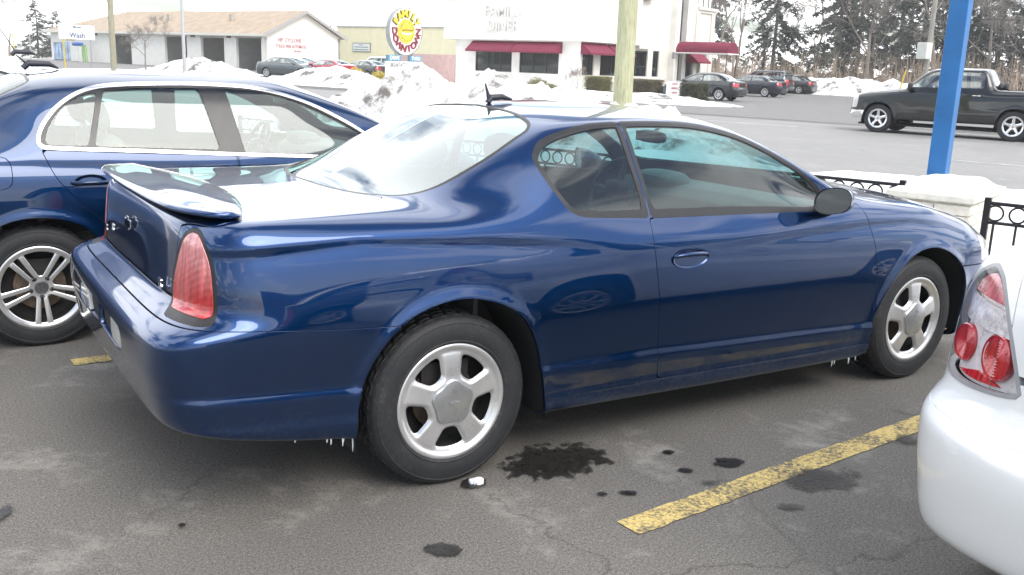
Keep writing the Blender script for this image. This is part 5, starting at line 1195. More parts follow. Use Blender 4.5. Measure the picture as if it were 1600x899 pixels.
def restaurant():
    n0, s0 = 48.8, 32.5; root = empty('diner', ST(s0, n0, 0), STR, 'white stucco diner with maroon awnings and a tall entrance, across the street', 'restaurant')
    stucco = plain('white_stucco', (.78, .755, .69), .9, 0, .09, 1.3, .15); cream = plain('cream_stucco', (.70, .67, .60), .9, 0, .06, 3, .1); stone = plain('rough_stone', (.62, .60, .54), .9, 0, .35, 2.4, .5)
    L = 10.2; m = MB()
    wins = [(37.98-s0, 41.15-s0, 1.0, 2.6), (34.15-s0, 37.35-s0, 1.0, 2.6)]
    wall_x(m, 0, .25, .0, L, .0, 3.06, wins); m.box((0, L, 0), (9, L+.25, 3.06)); m.build('front_wall', stucco, root)
    sw = [(.12, 1.6, 1.0, 2.6), (2.35, 5.3, 1.0, 2.6), (5.6, 8.4, 1.0, 2.72), (9.1, 10.0, 1.0, 2.78)]; m = MB(); wall_y(m, .25, .0, .25, 11.3, .0, 3.06, sw); m.build('side_wall', cream, root)
    loc_boxes('wainscot', [((.4, -.06, 0), (11.2, .0, .92))], stone, root)
    for a in wins: window(root, 'N', a[0], a[1], .10, a[2], a[3], 2)
    for i, a in enumerate(sw): window(root, 'S', a[0], a[1], .12, a[2], a[3], 1 if a[1]-a[0] > 1 else 0)
    loc_boxes('fascia', [((-.35, -.35, 3.06), (6.7, L+1.1, 6.9))], stucco, root, .02)
    loc_boxes('cornice', [((6.70, -.40, 6.1), (8.2, .3, 6.25)), ((6.70, -.46, 6.25), (8.3, .3, 6.5)), ((6.70, -.52, 6.5), (8.35, .3, 6.9))], cream, root)
    loc_boxes('upper_wall', [((6.72, .0, 3.06), (11.3, .3, 6.1)), ((6.7, .3, 3.06), (18, L, 9.2))], stucco, root)
    loc_boxes('side_fascia', [((6.7, -.3, 2.86), (8.3, 0, 3.06))], cream, root)
    # entrance tower with the arched window
    m = MB(); P = [(x, z) for x, z in [(12.9, 3.6)]+[(12.15+.75*math.cos(t), 6.1+.75*math.sin(t)) for t in np.linspace(0, PI, 15)]+[(11.4, 3.6)]]
    t = MB(); t.box((11.3, -.5, 0), (11.9, .3, 9.4)); t.box((12.9, -.5, 2.9), (17.0, .3, 6.0)); t.box((15.4, -.5, 0), (17.0, .3, 2.9)); t.box((12.9, -.3, 0), (13.5, .3, 2.9)); t.box((11.9, -.5, 7.2), (14.3, .3, 9.4)); t.box((12.9, -.5, 6.0), (14.3, .3, 7.2)); t.box((17.0, -.2, 0), (17.3, 10, 6.0)); t.build('tower', stucco, root, bevel=.02)
    loc_boxes('tower_cornice', [((14.3, -.6, 5.7), (17.2, .3, 5.9)), ((14.3, -.7, 5.9), (17.35, .3, 6.1))], cream, root)
    loc_boxes('pilaster', [((14.1, -.62, 0), (14.6, -.5, 5.7)), ((16.5, -.62, 0), (17.05, -.5, 5.7))], cream, root)
    g = MB(); n = len(P); g.add([(x, .05, z) for x, z in P], [tuple(range(n))]); ao = g.build('arched_window', glass('shop_glass', (.35, .37, .36), 1.3), root)
    fr = MB(); fr.tube([(x, -.02, z) for x, z in P], .05, 6); fr.box((12.12, -.06, 3.6), (12.18, 0, 6.8)); fr.box((11.4, -.06, 4.7), (12.9, 0, 4.78)); fr.box((11.4, -.06, 5.9), (12.9, 0, 5.98)); fr.build('frame', plain('dark_frame', (.03, .03, .03), .4), ao)
    ra = MB()
    for k in range(4): ra.box((14.4+k*.85, -.45, 6.1), (14.45+k*.85, -.40, 7.2))
    ra.box((14.4, -.45, 7.15), (17, -.40, 7.2)); ra.build('roof_rail', plain('dark_frame', (.03, .03, .03), .4), root)
    window(root, 'S', 11.9, 12.9, .0, .05, 2.7, 1, name='door'); window(root, 'S', 13.5, 14.1, .05, .05, 2.3, 0, name='door')
    loc_boxes('room_dark', [((.3, .3, .05), (.35, L, 3.0)), ((6, .3, .0), (6.1, L, 3.0)), ((0.3, .3, 0), (17, L, .04)), ((.3, 2.5, .05), (17, 2.6, 3.5))], plain('dim_room', (.14, .12, .10), .9), root) if False else loc_boxes('room', [((6, .3, .05), (6.1, L-.1, 3.0)), ((.3, .3, .0), (17, L, .04)), ((6.2, 2.5, .05), (17, 2.6, 3.5)), ((11, 1.5, 3.6), (15, 1.6, 8))], plain('dim_room', (.12, .10, .085), .9), root)
    tb = MB()
    for k, y in enumerate((2.4, 3.7, 6.2, 7.6)): tb.box((1.2, y, .72), (2.2, y+.7, .76)); tb.box((1.6, y+.3, .04), (1.7, y+.4, .72)); tb.box((1.1, y+.8, .4), (2.3, y+.9, 1.25))
    tb.build('booths', plain('booth_red', (.2, .05, .04), .6), root)
    text_mesh('open_sign', 'OPEN', .42, plain('red_neon', (.6, .08, .05), .5), root, Matrix.Translation((.16, 4.1, 2.05)) @ FRONT, .01)
    for a in ((37.6, 41.4), (33.9, 37.55)): awning(root, 'N', a[0]-s0, a[1]-s0, -.01)
    awning(root, 'S', .0, 2.9, -.01); awning(root, 'S', 3.1, 5.5, -.01); awning(root, 'S', 13.2, 15.3, -.52, 2.05, 2.9, .9)
    # barrel canopy
    m = MB(); N_ = 16; pr = [(11.45, 2.78)]+[(12.25+.8*math.cos(t), 2.92+.62*math.sin(t)) for t in np.linspace(PI, 0, N_)]+[(13.05, 2.78)]; n = len(pr)
    vs = [(x, y, z) for y in (-4.6, -.5) for x, z in pr]; m.add(vs, [tuple(range(n))]+[(i, i+1, n+i+1, n+i) for i in range(n-1)]); m.build('barrel_canopy', plain('maroon_canvas', (.2, .02, .05), .8), root)
    loc_boxes('canopy_trim', [((11.4, -4.62, 2.70), (13.1, -.5, 2.78))], plain('white_trim', (.75, .75, .73), .6), root)
    for x in (11.5, 13.0): m = MB(); m.tube([(x, -4.5, 0), (x, -4.5, 2.7)], .04, 8); m.build('canopy_post', plain('maroon_post', (.08, .02, .02), .5), root)
    for x in (11.0, 15.9): m = MB(); m.box((x-.09, -.72, 2.3), (x+.09, -.5, 2.75)); m.build('wall_lamp', plain('lamp_grey', (.25, .25, .24), .5), root, bevel=.02)
    lt = plain('pale_letters', (.30, .29, .27), .7)
    text_mesh('lettering', 'FAMILY', 1.05, plain('white_letters', (.69, .675, .62), .7), root, Matrix.Translation((-.40, 38.5-s0, 4.9)) @ FRONT, .05, .95)
    text_mesh('lettering', 'DINER', 1.0, plain('white_letters', (.69, .675, .62), .7), root, Matrix.Translation((-.40, 38.5-s0, 3.95)) @ FRONT, .05, .95)
    loc_boxes('low_wing', [((.0, L+.3, 0), (9, L+6, 2.0))], plain('pink_brick', (.62, .42, .38), .9, 0, .1, 3), root)
restaurant()
def car_wash():
    s0, n0 = 73.6, 56.3; root = empty('car_wash', ST(s0, n0, 0), STR, 'long car wash building with tan shingled hip roof and open bays', 'car wash')
    wh = plain('white_block', (.80, .78, .72), .9, 0, .05, 2, .1); m = MB(); L = 40.5; Dp = 9.5
    bays = [(.5, 4.4, 0, 3.02), (6.3, 10.2, 0, 3.0), (12.6, 16.6, 0, 3.02), (23.0, 27.3, 0, 3.02), (36.0, 40.0, 0, 2.1)]
    wall_x(m, 0, .3, 0, L, 0, 3.4, bays); m.build('front_wall', wh, root)
    g = MB(); g.add([(0, 0, 0), (Dp, 0, 0), (Dp, 0, 3.4), (Dp/2, 0, 5.72), (0, 0, 3.4)], [(0, 1, 2, 3, 4)]); g.add([(0, .3, 0), (Dp, .3, 0), (Dp, .3, 3.4), (Dp/2, .3, 5.72), (0, .3, 3.4)], [(0, 1, 2, 3, 4)]); g.build('gable_wall', wh, root)
    m = MB(); wall_x(m, Dp-.3, Dp, 0, L, 0, 3.4, [(b[0], b[1], .9, 2.6) for b in bays[1:3]]); m.box((0.3, L-.3, 0), (Dp-.3, L, 3.4)); m.build('back_wall', plain('grey_block', (.42, .41, .38), .9, 0, .08, 2), root)
    m = MB()
    for y in (5.4, 11.4, 17.6, 22.0, 28.2): m.box((.3, y-.1, 0), (Dp-.3, y+.1, 3.4))
    m.build('bay_partition', plain('grey_block', (.42, .41, .38), .9), root)
    rf = plain('tan_shingles', (.36, .28, .20), .9, 0, .18, 1.2, .3); m = MB(); e = .55; hy = L-9.0; rz = 5.86; ez = 3.42
    A = [(-e, -.5, ez), (-e, L+e, ez), (Dp+e, L+e, ez), (Dp+e, -.5, ez), (Dp/2, -.5, rz), (Dp/2, hy, rz)]
    m.add(A, [(0, 4, 5, 1), (1, 5, 2), (3, 2, 5, 4)]); m.add([(x, y, z-.12) for x, y, z in A], [(1, 5, 4, 0), (2, 5, 1), (4, 5, 2, 3)]); m.build('roof', rf, root)
    t = MB(); t.box((-e-.03, -.5, ez-.2), (-e+.03, L+e, ez+.02)); t.box((-e, -.5, ez-.22), (0, L, ez-.19)); t.build('eave_trim', plain('cream_trim', (.72, .70, .62), .7), root)
    r = MB(); r.add([(-e, -.54, ez+.02), (Dp/2, -.54, rz+.02), (Dp+e, -.54, ez+.02), (Dp+e, -.54, ez-.3), (Dp/2, -.54, rz-.28), (-e, -.54, ez-.3)], [(0, 1, 4, 5), (1, 2, 3, 4)]); r.build('gable_trim', plain('grey_trim', (.36, .35, .34), .7), root)
    for y in (8.0, 19.0): q = MB(); q.box((2.2, y, 4.6), (2.6, y+.4, 5.4)); q.build('roof_vent', plain('vent_grey', (.4, .36, .3), .7), root)
    st = MB()
    for k in range(11): x0_ = 36.05+k*.36; st.box((.02+.05*(k % 2), x0_, .1), (.05+.05*(k % 2), x0_+.34, 2.08))
    st.build('strip_curtain', plain('blue_plastic', (.38, .50, .66), .35, 0, .5, 1.2), root)
    t = MB()
    for b in bays[:4]: t.box((-.04, b[0]-.1, 3.02), (0, b[1]+.1, 3.14))
    t.build('bay_lintel', plain('grey_trim', (.36, .35, .34), .7), root)
    mt = plain('maroon_letters', (.40, .12, .16), .8)
    text_mesh('lettering', 'VIP  CYCLONE', .52, mt, root, Matrix.Translation((3.0, -.02, 2.95)) @ SIDE, .01, .85)
    text_mesh('lettering', 'TOUCH FREE AUTOMATIC', .46, mt, root, Matrix.Translation((3.2, -.02, 2.38)) @ SIDE, .01, .68)
    text_mesh('lettering', 'CAR WASH', .26, mt, root, Matrix.Translation((3.9, -.02, 1.95)) @ SIDE, .01, .68)
    text_mesh('lettering', 'AUTOMATIC', .55, plain('yellow_letters', (.55, .42, .08), .8), root, Matrix.Translation((-.02, 36.8, 2.98)) @ FRONT, .01)
    text_mesh('lettering', 'CAR WASH', .42, plain('yellow_letters', (.55, .42, .08), .8), root, Matrix.Translation((-.02, 36.0, 2.45)) @ FRONT, .01)
    for y in (5.3, 11.3, 30, 34): q = MB(); q.box((-.35, y-.15, 3.0), (-.02, y+.15, 3.2)); q.build('wall_light', plain('dark_frame', (.03, .03, .03), .4), root)
    # steel bins at the back of the open bays
    return root
car_wash()
def vacuum():
    root = empty('vacuum_station', ST(104.5, 54.8, 0), STR, 'blue and green vacuum station with hoses before the car wash', 'vacuum')
    m = MB(); m.tube([(0, 0, 0), (0, 0, 1.7)], .25, 12); m.build('tank', plain('pale_tank', (.6, .62, .6), .5), root, smooth=True); m = MB(); rounded_block(m, (0, .6, 1.95), (.35, .9, .22)); m.build('hood', plain('vac_blue', (.03, .12, .38), .5), root, smooth=True)
    for k, y in enumerate((-.5, -.9, -1.3)):
        m = MB(); m.tube([(0, y, 0), (0, y, 1.5), (0, y+.3, 1.85), (0, y+.5, 1.4), (0, y+.45, .5)], .07, 8); m.build('hose', plain('hose_green', (.25, .45, .12), .6), root, smooth=True)
vacuum()
def yellow_building():
    root = empty('yellow_building', ST(62, 72, 0), STR, 'pale yellow flat roofed building between the car wash and the diner', 'building'); m = MB(); m.box((0, 0, 0), (12, 19, 4.8)); m.build('walls', plain('pale_yellow_block', (.74, .70, .48), .9, 0, .05, 1.5), root)
    m = MB(); m.box((-.08, -.08, 4.8), (12.08, 19.08, 4.95)); m.build('parapet', plain('grey_trim', (.36, .35, .34), .7), root)
    m = MB(); m.box((-.08, 13.6, 2.2), (-.01, 16.4, 3.15)); bo = m.build('sign_board', plain('sign_frame', (.20, .21, .21), .6), root); m = MB(); m.box((-.10, 13.7, 2.28), (-.08, 16.3, 3.07)); m.build('sign_panel', plain('sign_white', (.72, .74, .72), .6), bo)
    m = MB()
    for k, (w, z) in enumerate(((.7, 2.95), (2.2, 2.72), (2.3, 2.45))): m.box((-.115, 15-w/2, z-.05), (-.102, 15+w/2, z+.03))
    m.build('printed_lines', plain('sign_teal', (.12, .24, .25), .6), bo)
    for y in (1.2, 5.2, 9.0): window(root, 'N', y, y+1.0, -.03, 1.0, 1.9, 0)
    m = MB(); m.box((-1.0, 18.9, 0), (-.9, 19.0, 5.0)); m.build('downpipe', plain('dark_frame', (.03, .03, .03), .4), root)
yellow_building()
def arc_text(name, body, R, size, a0, a1, mat, parent, y, flip=False, ex=.03, sx=1.0):
    """letters standing on a circle in the x-z plane, read from -y"""
    me_all = MB(); n = len(body)
    for i, ch in enumerate(body):
        if ch == ' ': continue
        a = a0+(a1-a0)*(i/(n-1)); rot = (a-PI/2) if not flip else (a+PI/2)
        M = Matrix.Translation((R*math.cos(a), y, R*math.sin(a))) @ Matrix.Rotation(-rot, 4, 'Y') @ SIDE
        o = text_mesh('t', ch, size, None, None, M, ex, sx); b = len(me_all.v)
        me_all.v += [tuple(v.co) for v in o.data.vertices]; me_all.f += [tuple(b+q for q in p.vertices) for p in o.data.polygons]; me_all.m += [0]*len(o.data.polygons); bpy.data.objects.remove(o)
    me = bpy.data.meshes.new(name); me.from_pydata(me_all.v, [], me_all.f); return link_mesh(name, me, mat, parent)
def oval_sign():
    root = empty('round_sign', ST(34.17, 34.7, 0), STR, 'round yellow and maroon restaurant sign over a letter board, beside the street', 'sign'); C0 = 3.0; R = 1.21
    w = plain('sign_face_white', (.80, .79, .76), .5, 0, .03); gy = plain('sign_grey', (.30, .31, .30), .5); ye = plain('sign_yellow', (.80, .62, .05), .5); mr = plain('sign_maroon', (.24, .03, .05), .5); bl = plain('sign_blue', (.10, .24, .34), .5); dk = plain('sign_ink', (.04, .04, .04), .6)
    d = MB(); d.lathe([(R, -.16), (R+.02, -.12), (R+.02, .12), (R, .16)], (0, 0, C0), 'y', 64); d.build('rim', gy, root, smooth=True, auto=.5)
    d = MB(); d.lathe([(.001, -.13), (R-.02, -.13)], (0, 0, C0), 'y', 64); d.lathe([(.001, .13), (R-.02, .13)], (0, 0, C0), 'y', 64); d.build('face', w, root)
    d = MB(); vs = [];  # upper yellow band
    n = 40; aa = np.linspace(R_(8), R_(172), n)
    for a in aa: vs += [(.68*math.cos(a), -.140, C0+.68*math.sin(a)), (1.12*math.cos(a), -.140, C0+1.12*math.sin(a))]
    pass
    d = MB(); d.lathe([(.001, -.20), (.60, -.20), (.62, -.15), (.62, -.135)], (0, 0, C0), 'y', 48); d.build('centre_disc', ye, root, smooth=True, auto=.5)
    def oz(o): o.location = (0, 0, C0); return o
    oz(arc_text('ring_lettering', 'CONEY ISLAND', .48, .15, R_(170), R_(10), dk, root, -.205, False, .004)); oz(arc_text('ring_lettering', 'HAMBURGERS', .49, .14, R_(195), R_(345), dk, root, -.205, True, .004))
    oz(arc_text('top_lettering', 'FAMILY', .89, .56, R_(148), R_(32), ye, root, -.20, False, .03, 1.0)); so_ = oz(arc_text('letter_shadow', 'FAMILY', .89, .56, R_(148), R_(32), plain('shadow_letters', (.12, .07, .03), .6), root, -.15, False, .012, 1.0)); so_.location = (-.06, 0, C0-.02); oz(arc_text('bottom_lettering', 'DOWNTOWN', .90, .50, R_(180), R_(360), mr, root, -.16, True, .05, 1.15))
    b = MB(); n = 20
    b.add([(.42*math.cos(t), -.215, C0-.02+.16*math.sin(t)) for t in np.linspace(PI, 2*PI, n)]+[(.42*math.cos(t), -.215, C0-.02-.06*math.sin(t)) for t in np.linspace(0, PI, n)], [tuple(range(2*n))]); b.build('bun', w, root)
    b = MB(); b.tube([(.36*math.cos(t), -.23, C0+.04+.05*math.sin(t)) for t in np.linspace(PI, 0, 12)], .07, 8, sq=.3); b.build('sausage', plain('sign_brown', (.25, .10, .06), .6), root, smooth=True)
    for x0, x1, tx in ((-1.25, -.32, 'DRIVE'), (.38, 1.22, 'THRU')):
        q = MB(); q.box((x0, -.10, 1.48), (x1, .10, 1.78)); po = q.build('drive_panel', bl, root); text_mesh('lettering', tx, .27, plain('sign_face_white', (.8, .79, .76), .5), po, Matrix.Translation(((x0+x1)/2, -.105, 1.63)) @ SIDE, .004, .95)
    q = MB(); q.box((-1.3, -.09, .35), (1.3, .09, 1.46)); bo = q.build('letter_board', w, root)
    text_mesh('lettering', 'BREAKFASTSPECIAL2.49', .30, dk, bo, Matrix.Translation((0, -.095, 1.26)) @ SIDE, .004, .70); text_mesh('lettering', '1 LIN CHEESE', .30, dk, bo, Matrix.Translation((-.2, -.095, .92)) @ SIDE, .004, .8); text_mesh('lettering', 'PIE', .30, dk, bo, Matrix.Translation((-.4, -.095, .58)) @ SIDE, .004, .8)
    for x in (-.6, .6): q = MB(); q.tube([(x, 0, 0), (x, 0, 2.2)], .07, 8); q.build('post', gy, root)
oval_sign()
def yard_board(name, s, n, w, z0, h, lines, label, rz=0, posts=True, cat='sign', facing=SIDE, pcol=(.75, .76, .76), ink=(.03, .05, .15), hpost=None):
    root = empty(name, ST(s, n, 0), STR+rz, label, cat); m = MB()
    if facing is SIDE: m.box((-w/2, -.06, z0), (w/2, .06, z0+h))
    else: m.box((-.06, -w/2, z0), (.06, w/2, z0+h))
    b = m.build('board', plain('board_'+name+str(round(s)), pcol, .6), root)
    for tx, size, z in lines: text_mesh('lettering', tx, size, plain('ink%.2f' % ink[0], ink, .6), b, Matrix.Translation((0, -.066, z) if facing is SIDE else (-.066, 0, z)) @ facing, .004)
    if posts:
        for k in (-1, 1):
            q = MB(); p = (k*w*.38, 0) if facing is SIDE else (0, k*w*.38); q.tube([(p[0], p[1], 0), (p[0], p[1], z0+.05)], .05, 8); q.build('post', plain('post_%d' % (k > 0), (.55, .45, .06) if k < 0 and cat == 'sign' and 'wash' in label else (.3, .3, .3), .6), root)
    return root
yard_board('wash_sign', 62.1, 26.6+5.2, 2.5, 2.10, .95, [('Minute', .20, 2.90), ('Wash', .46, 2.36)], 'white wash sign on yellow and grey legs at the far left', cat='sign')
yard_board('blank_sign', 71.0, 32.3, 1.6, 2.4, .9, [], 'blank white sign board on dark legs, left of the tan roof')
yard_board('lawn_sign', 22.5, 42.9, 1.05, .25, .7, [('NOW', .16, .82), ('HIRING', .17, .60), ('INSIDE', .14, .38)], 'small white lawn sign leaning by the square hedge', rz=-.25, ink=(.35, .03, .05))
yard_board('lawn_sign', 44.9, 41.0, 1.1, .12, .65, [('WE BUY', .17, .66), ('CARS', .22, .42)], 'small white lawn sign between the red coupe and the yellow shrub', rz=-.3)
# ------------------------------------------------------------------ poles and wires
def wood(name='weathered_wood', c=(.36, .34, .24)):
    if name in MATS: return MATS[name]
    m, nt, b = base_mat(name); setp(b, rough=.9); tc = nt.nodes.new('ShaderNodeTexCoord'); mp = nt.nodes.new('ShaderNodeMapping'); mp.inputs['Scale'].default_value = (9, 9, .8); nt.links.new(tc.outputs['Object'], mp.inputs[0])
    n = noise_node(nt, 4, 8, .7, vec=mp.outputs[0], dist=.5); r = ramp(nt, n.outputs['Fac'], [(.30, tuple(q*.42 for q in c)), (.46, tuple(q*.85 for q in c)), (.7, tuple(q*1.2 for q in c))]); nt.links.new(r.outputs[0], b.inputs['Base Color']); bump(nt, b, n.outputs['Fac'], .7, .02); MATS[name] = m; return m
def pole(name, s, n, r, h, mat, label, lean=(0, 0), cat='pole', seg=14):
    m = MB(); m.tube([(0, 0, 0), (lean[0]*.5, lean[1]*.5, h*.5), (lean[0], lean[1], h)], [r, r*.93, r*.85], seg); o = m.build(name, mat, None, smooth=True, auto=1.2); o.location = ST(s, n, 0); return tag(o, label, cat)
pole('utility_pole', 7.25, 12.9, .182, 9, wood('green_wood', (.43, .43, .27)), 'thick greenish weathered wooden pole rising behind the coupe roof')
pole('utility_pole', 65.5, 36.3, .22, 9, wood(), 'wooden utility pole by the bare tree in front of the car wash', (0, 0))
pole('light_pole', 52.3, 33.5, .11, 7.5, plain('grey_pole', (.50, .50, .50), .5, .3), 'slim grey metal light pole in front of the open wash bays')
up = pole('utility_pole', 15.2, 62.2, .16, 10, wood('grey_wood', (.34, .32, .28)), 'grey utility pole with a pale box, left of the blue post')
m = MB(); m.box((-.75, -.35, 2.75), (-.16, .35, 3.75)); bx = m.build('equipment_box', plain('pale_box', (.62, .63, .58), .6), up, bevel=.03)
m = MB(); m.box((-.1, -1.1, 9.2), (.1, 1.1, 9.35)); m.build('crossarm', wood('grey_wood'), up)
def wire(a, b, sag, label):
    m = MB(); a = Vector(a); b = Vector(b); m.tube([a.lerp(b, t)-Vector((0, 0, sag*4*t*(1-t))) for t in np.linspace(0, 1, 25)], .022, 4); tag(m.build('overhead_wire', M_BLK()), label, 'wire')
wire(ST(15.2, 62.2, 4.9), ST(38, 73, 5.0), .35, 'upper black wire running left from the grey utility pole')
wire(ST(15.2, 62.2, 5.2), ST(-30, 50, 5.6), .4, 'black wire running right from the grey utility pole')
pole('marker_pole', 19.5, 71.5, .06, 2.1, plain('marker_yellow', (.7, .5, .04), .5), 'thin yellow marker pole leaning behind the pickup truck', (.15, -.35), 'marker pole', 8)
# ------------------------------------------------------------------ trees and shrubs
def bark(c=(.14, .12, .10)): return plain('bark%.2f' % c[0], c, .95, 0, .3, 3, .3)
def bare_tree(seed, H, spread=.42, levels=5, r0=.16, up=.25, twig=.012):
    r = random.Random(seed); T = MB(); B = MB()
    def grow_(p, d, L, rad, lv, mb):
        pts = [p]; rr = [rad]; n = 4 if lv > 1 else 2; q = Vector(p); dd = Vector(d)
        for k in range(n):
            dd = (dd+Vector((r.uniform(-.13, .13), r.uniform(-.13, .13), r.uniform(-.04, .10)))).normalized(); q = q+dd*L/n; pts.append(q.copy()); rr.append(max(twig, rad*(1-.55*(k+1)/n)))
        mb.tube(pts, rr, 7 if lv >= levels-1 else (4 if lv > 1 else 3), cap=False)
        if lv <= 0: return
        for k in range(r.randint(3, 4) if lv > 2 else r.randint(4, 6)):
            t = r.uniform(.35, 1.0) if lv < levels else r.uniform(.45, 1.0); i = min(n-1, int(t*n)); a = pts[i].lerp(pts[i+1], t*n-i)
            az = r.uniform(0, 2*PI); side = dd.orthogonal().normalized(); side = Matrix.Rotation(az, 3, dd) @ side; nd = (dd*(1-spread)+side*spread*1.5+Vector((0, 0, up))).normalized()
            grow_(a, nd, L*r.uniform(.55, .78), max(twig, rr[i]*.55), lv-1, B)
    grow_(Vector((0, 0, -.1)), Vector((r.uniform(-.06, .06), r.uniform(-.06, .06), 1)), H*.42, r0, levels, T); return T, B
def conifer(seed, H, rb, droop=.35, clear=.12, dens=1.0):
    r = random.Random(seed); T = MB(); B = MB(); F = MB(); T.tube([(0, 0, -.1), (.1, 0, H*.5), (0, 0, H)], [H*.014, H*.009, .02], 8)
    z = H*clear
    while z < H*.98:
        t = (z-H*clear)/(H*(1-clear)); L = rb*(1-t)**.8*r.uniform(.6, 1.15)+.15
        for k in range(r.randint(3, 5)):
            az = r.uniform(0, 2*PI); d = Vector((math.cos(az), math.sin(az), 0)); Lk = L*r.uniform(.65, 1.1); pts = [Vector((0, 0, z))+d*Lk*u+Vector((0, 0, Lk*(.10*u-droop*u*u))) for u in (0, .35, .7, 1)]
            B.tube(pts, [.035, .025, .018, .008], 3, cap=False)
            m = int(Lk*21*dens)
            for q in range(m):
                u = r.uniform(.18, 1)**.8; i = min(2, int(u*3)); p = pts[i].lerp(pts[i+1], u*3-i)+Vector((r.gauss(0, .10), r.gauss(0, .10), r.gauss(-.08, .10)))*(.6+.5*Lk*.3)
                s = r.uniform(.12, .34); a = Vector((r.gauss(0, 1), r.gauss(0, 1), r.gauss(0, .45))).normalized(); b = a.cross(Vector((r.gauss(0, 1), r.gauss(0, 1), r.gauss(0, 1)))).normalized()
                F.add([p-a*s, p+b*s*.3, p+a*s-Vector((0, 0, s*.4)), p-b*s*.3], [(0, 1, 2, 3)])
        z += H*.021*r.uniform(.7, 1.3)
    return T, B, F
def needle_mat():
    if 'needles' in MATS: return MATS['needles']
    m, nt, b = base_mat('needles'); setp(b, rough=.8); n = noise_node(nt, 1.3, 4); r = ramp(nt, n.outputs['Fac'], [(.3, (.07, .08, .06)), (.55, (.12, .13, .10)), (.75, (.18, .185, .145))]); nt.links.new(r.outputs[0], b.inputs['Base Color']); MATS['needles'] = m; return m
PROTO = {}
def tree(kind, v, s, n, sc, rot, label, group=None):
    key = (kind, v)
    if key not in PROTO:
        if kind == 'bare_tree':
            T, B = bare_tree(11+v*5, 13, .40 if v != 2 else .55, 5, .17, .22, .016); col = [(.24, .20, .17), (.30, .25, .20), (.20, .18, .16)][v % 3]; r = empty(kind); T.build('trunk', bark(col), r, smooth=True); B.build('crown', bark(col), r, smooth=True)
        elif kind == 'pine_tree':
            T, B, F = conifer(3+v, 15, 4.2 if v else 3.4, .30 if v else .45, .06 if v else .14, .9); r = empty(kind); T.build('trunk', bark(), r, smooth=True); c = F.build('crown', needle_mat(), r); B.build('branches', bark(), c)
        PROTO[key] = r
    else: r = copy_tree(PROTO[key])
    r.location = ST(s, n, -.05); r.scale = (sc, sc, sc*1.05); r.rotation_euler = (0, 0, rot); tag(r, label, 'tree', group); return r
# placed trees: (kind, variant, s, n, scale, label)
GT = 'trees behind the restaurant lot'
TL_ = [('bare_tree', 0, 50, 92, 1.0), ('bare_tree', 1, 45, 84, .95), ('bare_tree', 2, 41, 96, 1.1), ('pine_tree', 0, 36.5, 88, 1.05), ('bare_tree', 0, 38, 83, 1.15), ('bare_tree', 1, 33, 90, 1.1), ('pine_tree', 1, 29.5, 86, 1.1),
 ('bare_tree', 2, 30, 97, 1.2), ('bare_tree', 0, 26, 84, 1.15), ('pine_tree', 0, 24.0, 93, 1.25), ('bare_tree', 1, 21, 86, 1.25), ('pine_tree', 1, 18.0, 95, 1.2), ('bare_tree', 2, 16.5, 86, 1.1), ('pine_tree', 0, 12.5, 90, 1.2),
 ('bare_tree', 0, 10, 97, 1.2), ('pine_tree', 1, 6, 92, 1.15), ('bare_tree', 1, 3, 86, 1.1), ('bare_tree', 2, -2.5, 83, 1.2), ('pine_tree', 0, -4, 92, 1.2), ('bare_tree', 0, -9, 86, 1.1), ('pine_tree', 1, -14, 94, 1.1), ('bare_tree', 1, -18, 86, 1.2), ('bare_tree', 2, 54, 100, 1.0), ('bare_tree', 1, 57, 90, .9),
 ('pine_tree', 1, 33, 102, 1.2), ('pine_tree', 0, 22, 104, 1.3), ('pine_tree', 0, 8, 103, 1.3), ('pine_tree', 1, -1, 101, 1.3)]
_r = random.Random(12)
for _k in range(26): TL_.append((_r.choice(['bare_tree', 'bare_tree', 'bare_tree', 'pine_tree']), _r.randint(0, 1), 58-_k*3.3+_r.uniform(-1, 1), _r.uniform(100, 128), _r.uniform(1.1, 1.45)))
for i, (k, v, s, n, sc) in enumerate(TL_):
    tree(k, v, s, n, sc, i*1.7, ('bare brown deciduous tree' if k == 'bare_tree' else 'dark green evergreen tree')+' standing in the belt behind the restaurant lot', GT)
tree('bare_tree', 2, 68.3, 40.6, .42, .4, 'small bare tree beside the wooden pole in front of the car wash')
tree('bare_tree', 1, 80, 35.5, .62, 2.4, 'bare tree behind the wash sign at the far left')
_a = tree('pine_tree', 1, 133, 64, .50, .3, 'taller dark evergreen standing clear of the left end of the tan roof')
_b = tree('pine_tree', 1, 130.5, 65.5, .42, 1.3, 'shorter dark evergreen just behind the left end of the tan roof')
for _t in (_a, _b): _t.scale = (_t.scale[0]*1.7, _t.scale[1]*1.7, _t.scale[2])
tree('bare_tree', 0, 26.6, 39.9, .14, 1.0, 'leafless sapling in the snow near the corner of the diner')
def brush():
    r = random.Random(4); m = MB()
    for k in range(4200):
        s = r.uniform(-25, 60); n = r.uniform(78, 96); h = r.uniform(1.0, 3.8); x, y, _ = ST(s, n); a = r.uniform(-.5, .5); b = r.uniform(-.5, .5); w = r.uniform(.012, .03)
        p = Vector((x, y, 0)); q = p+Vector((a*.4*h, b*.4*h, h)); mid = p.lerp(q, .5)+Vector((r.uniform(-.2, .2), r.uniform(-.2, .2), 0)); m.tube([p, mid, q], [w, w*.8, w*.4], 3, cap=False)
        for t in range(2):
            u = r.uniform(.3, .9); c = p.lerp(q, u); m.tube([c, c+Vector((r.uniform(-.7, .7), r.uniform(-.7, .7), r.uniform(.1, .9)))], [w*.6, w*.3], 3, cap=False)
    tag(m.build('undergrowth', plain('dry_brush', (.36, .28, .21), .95, 0, .3, 1)), 'tangle of dry brown brush under the trees', 'undergrowth', kind='stuff')
brush()
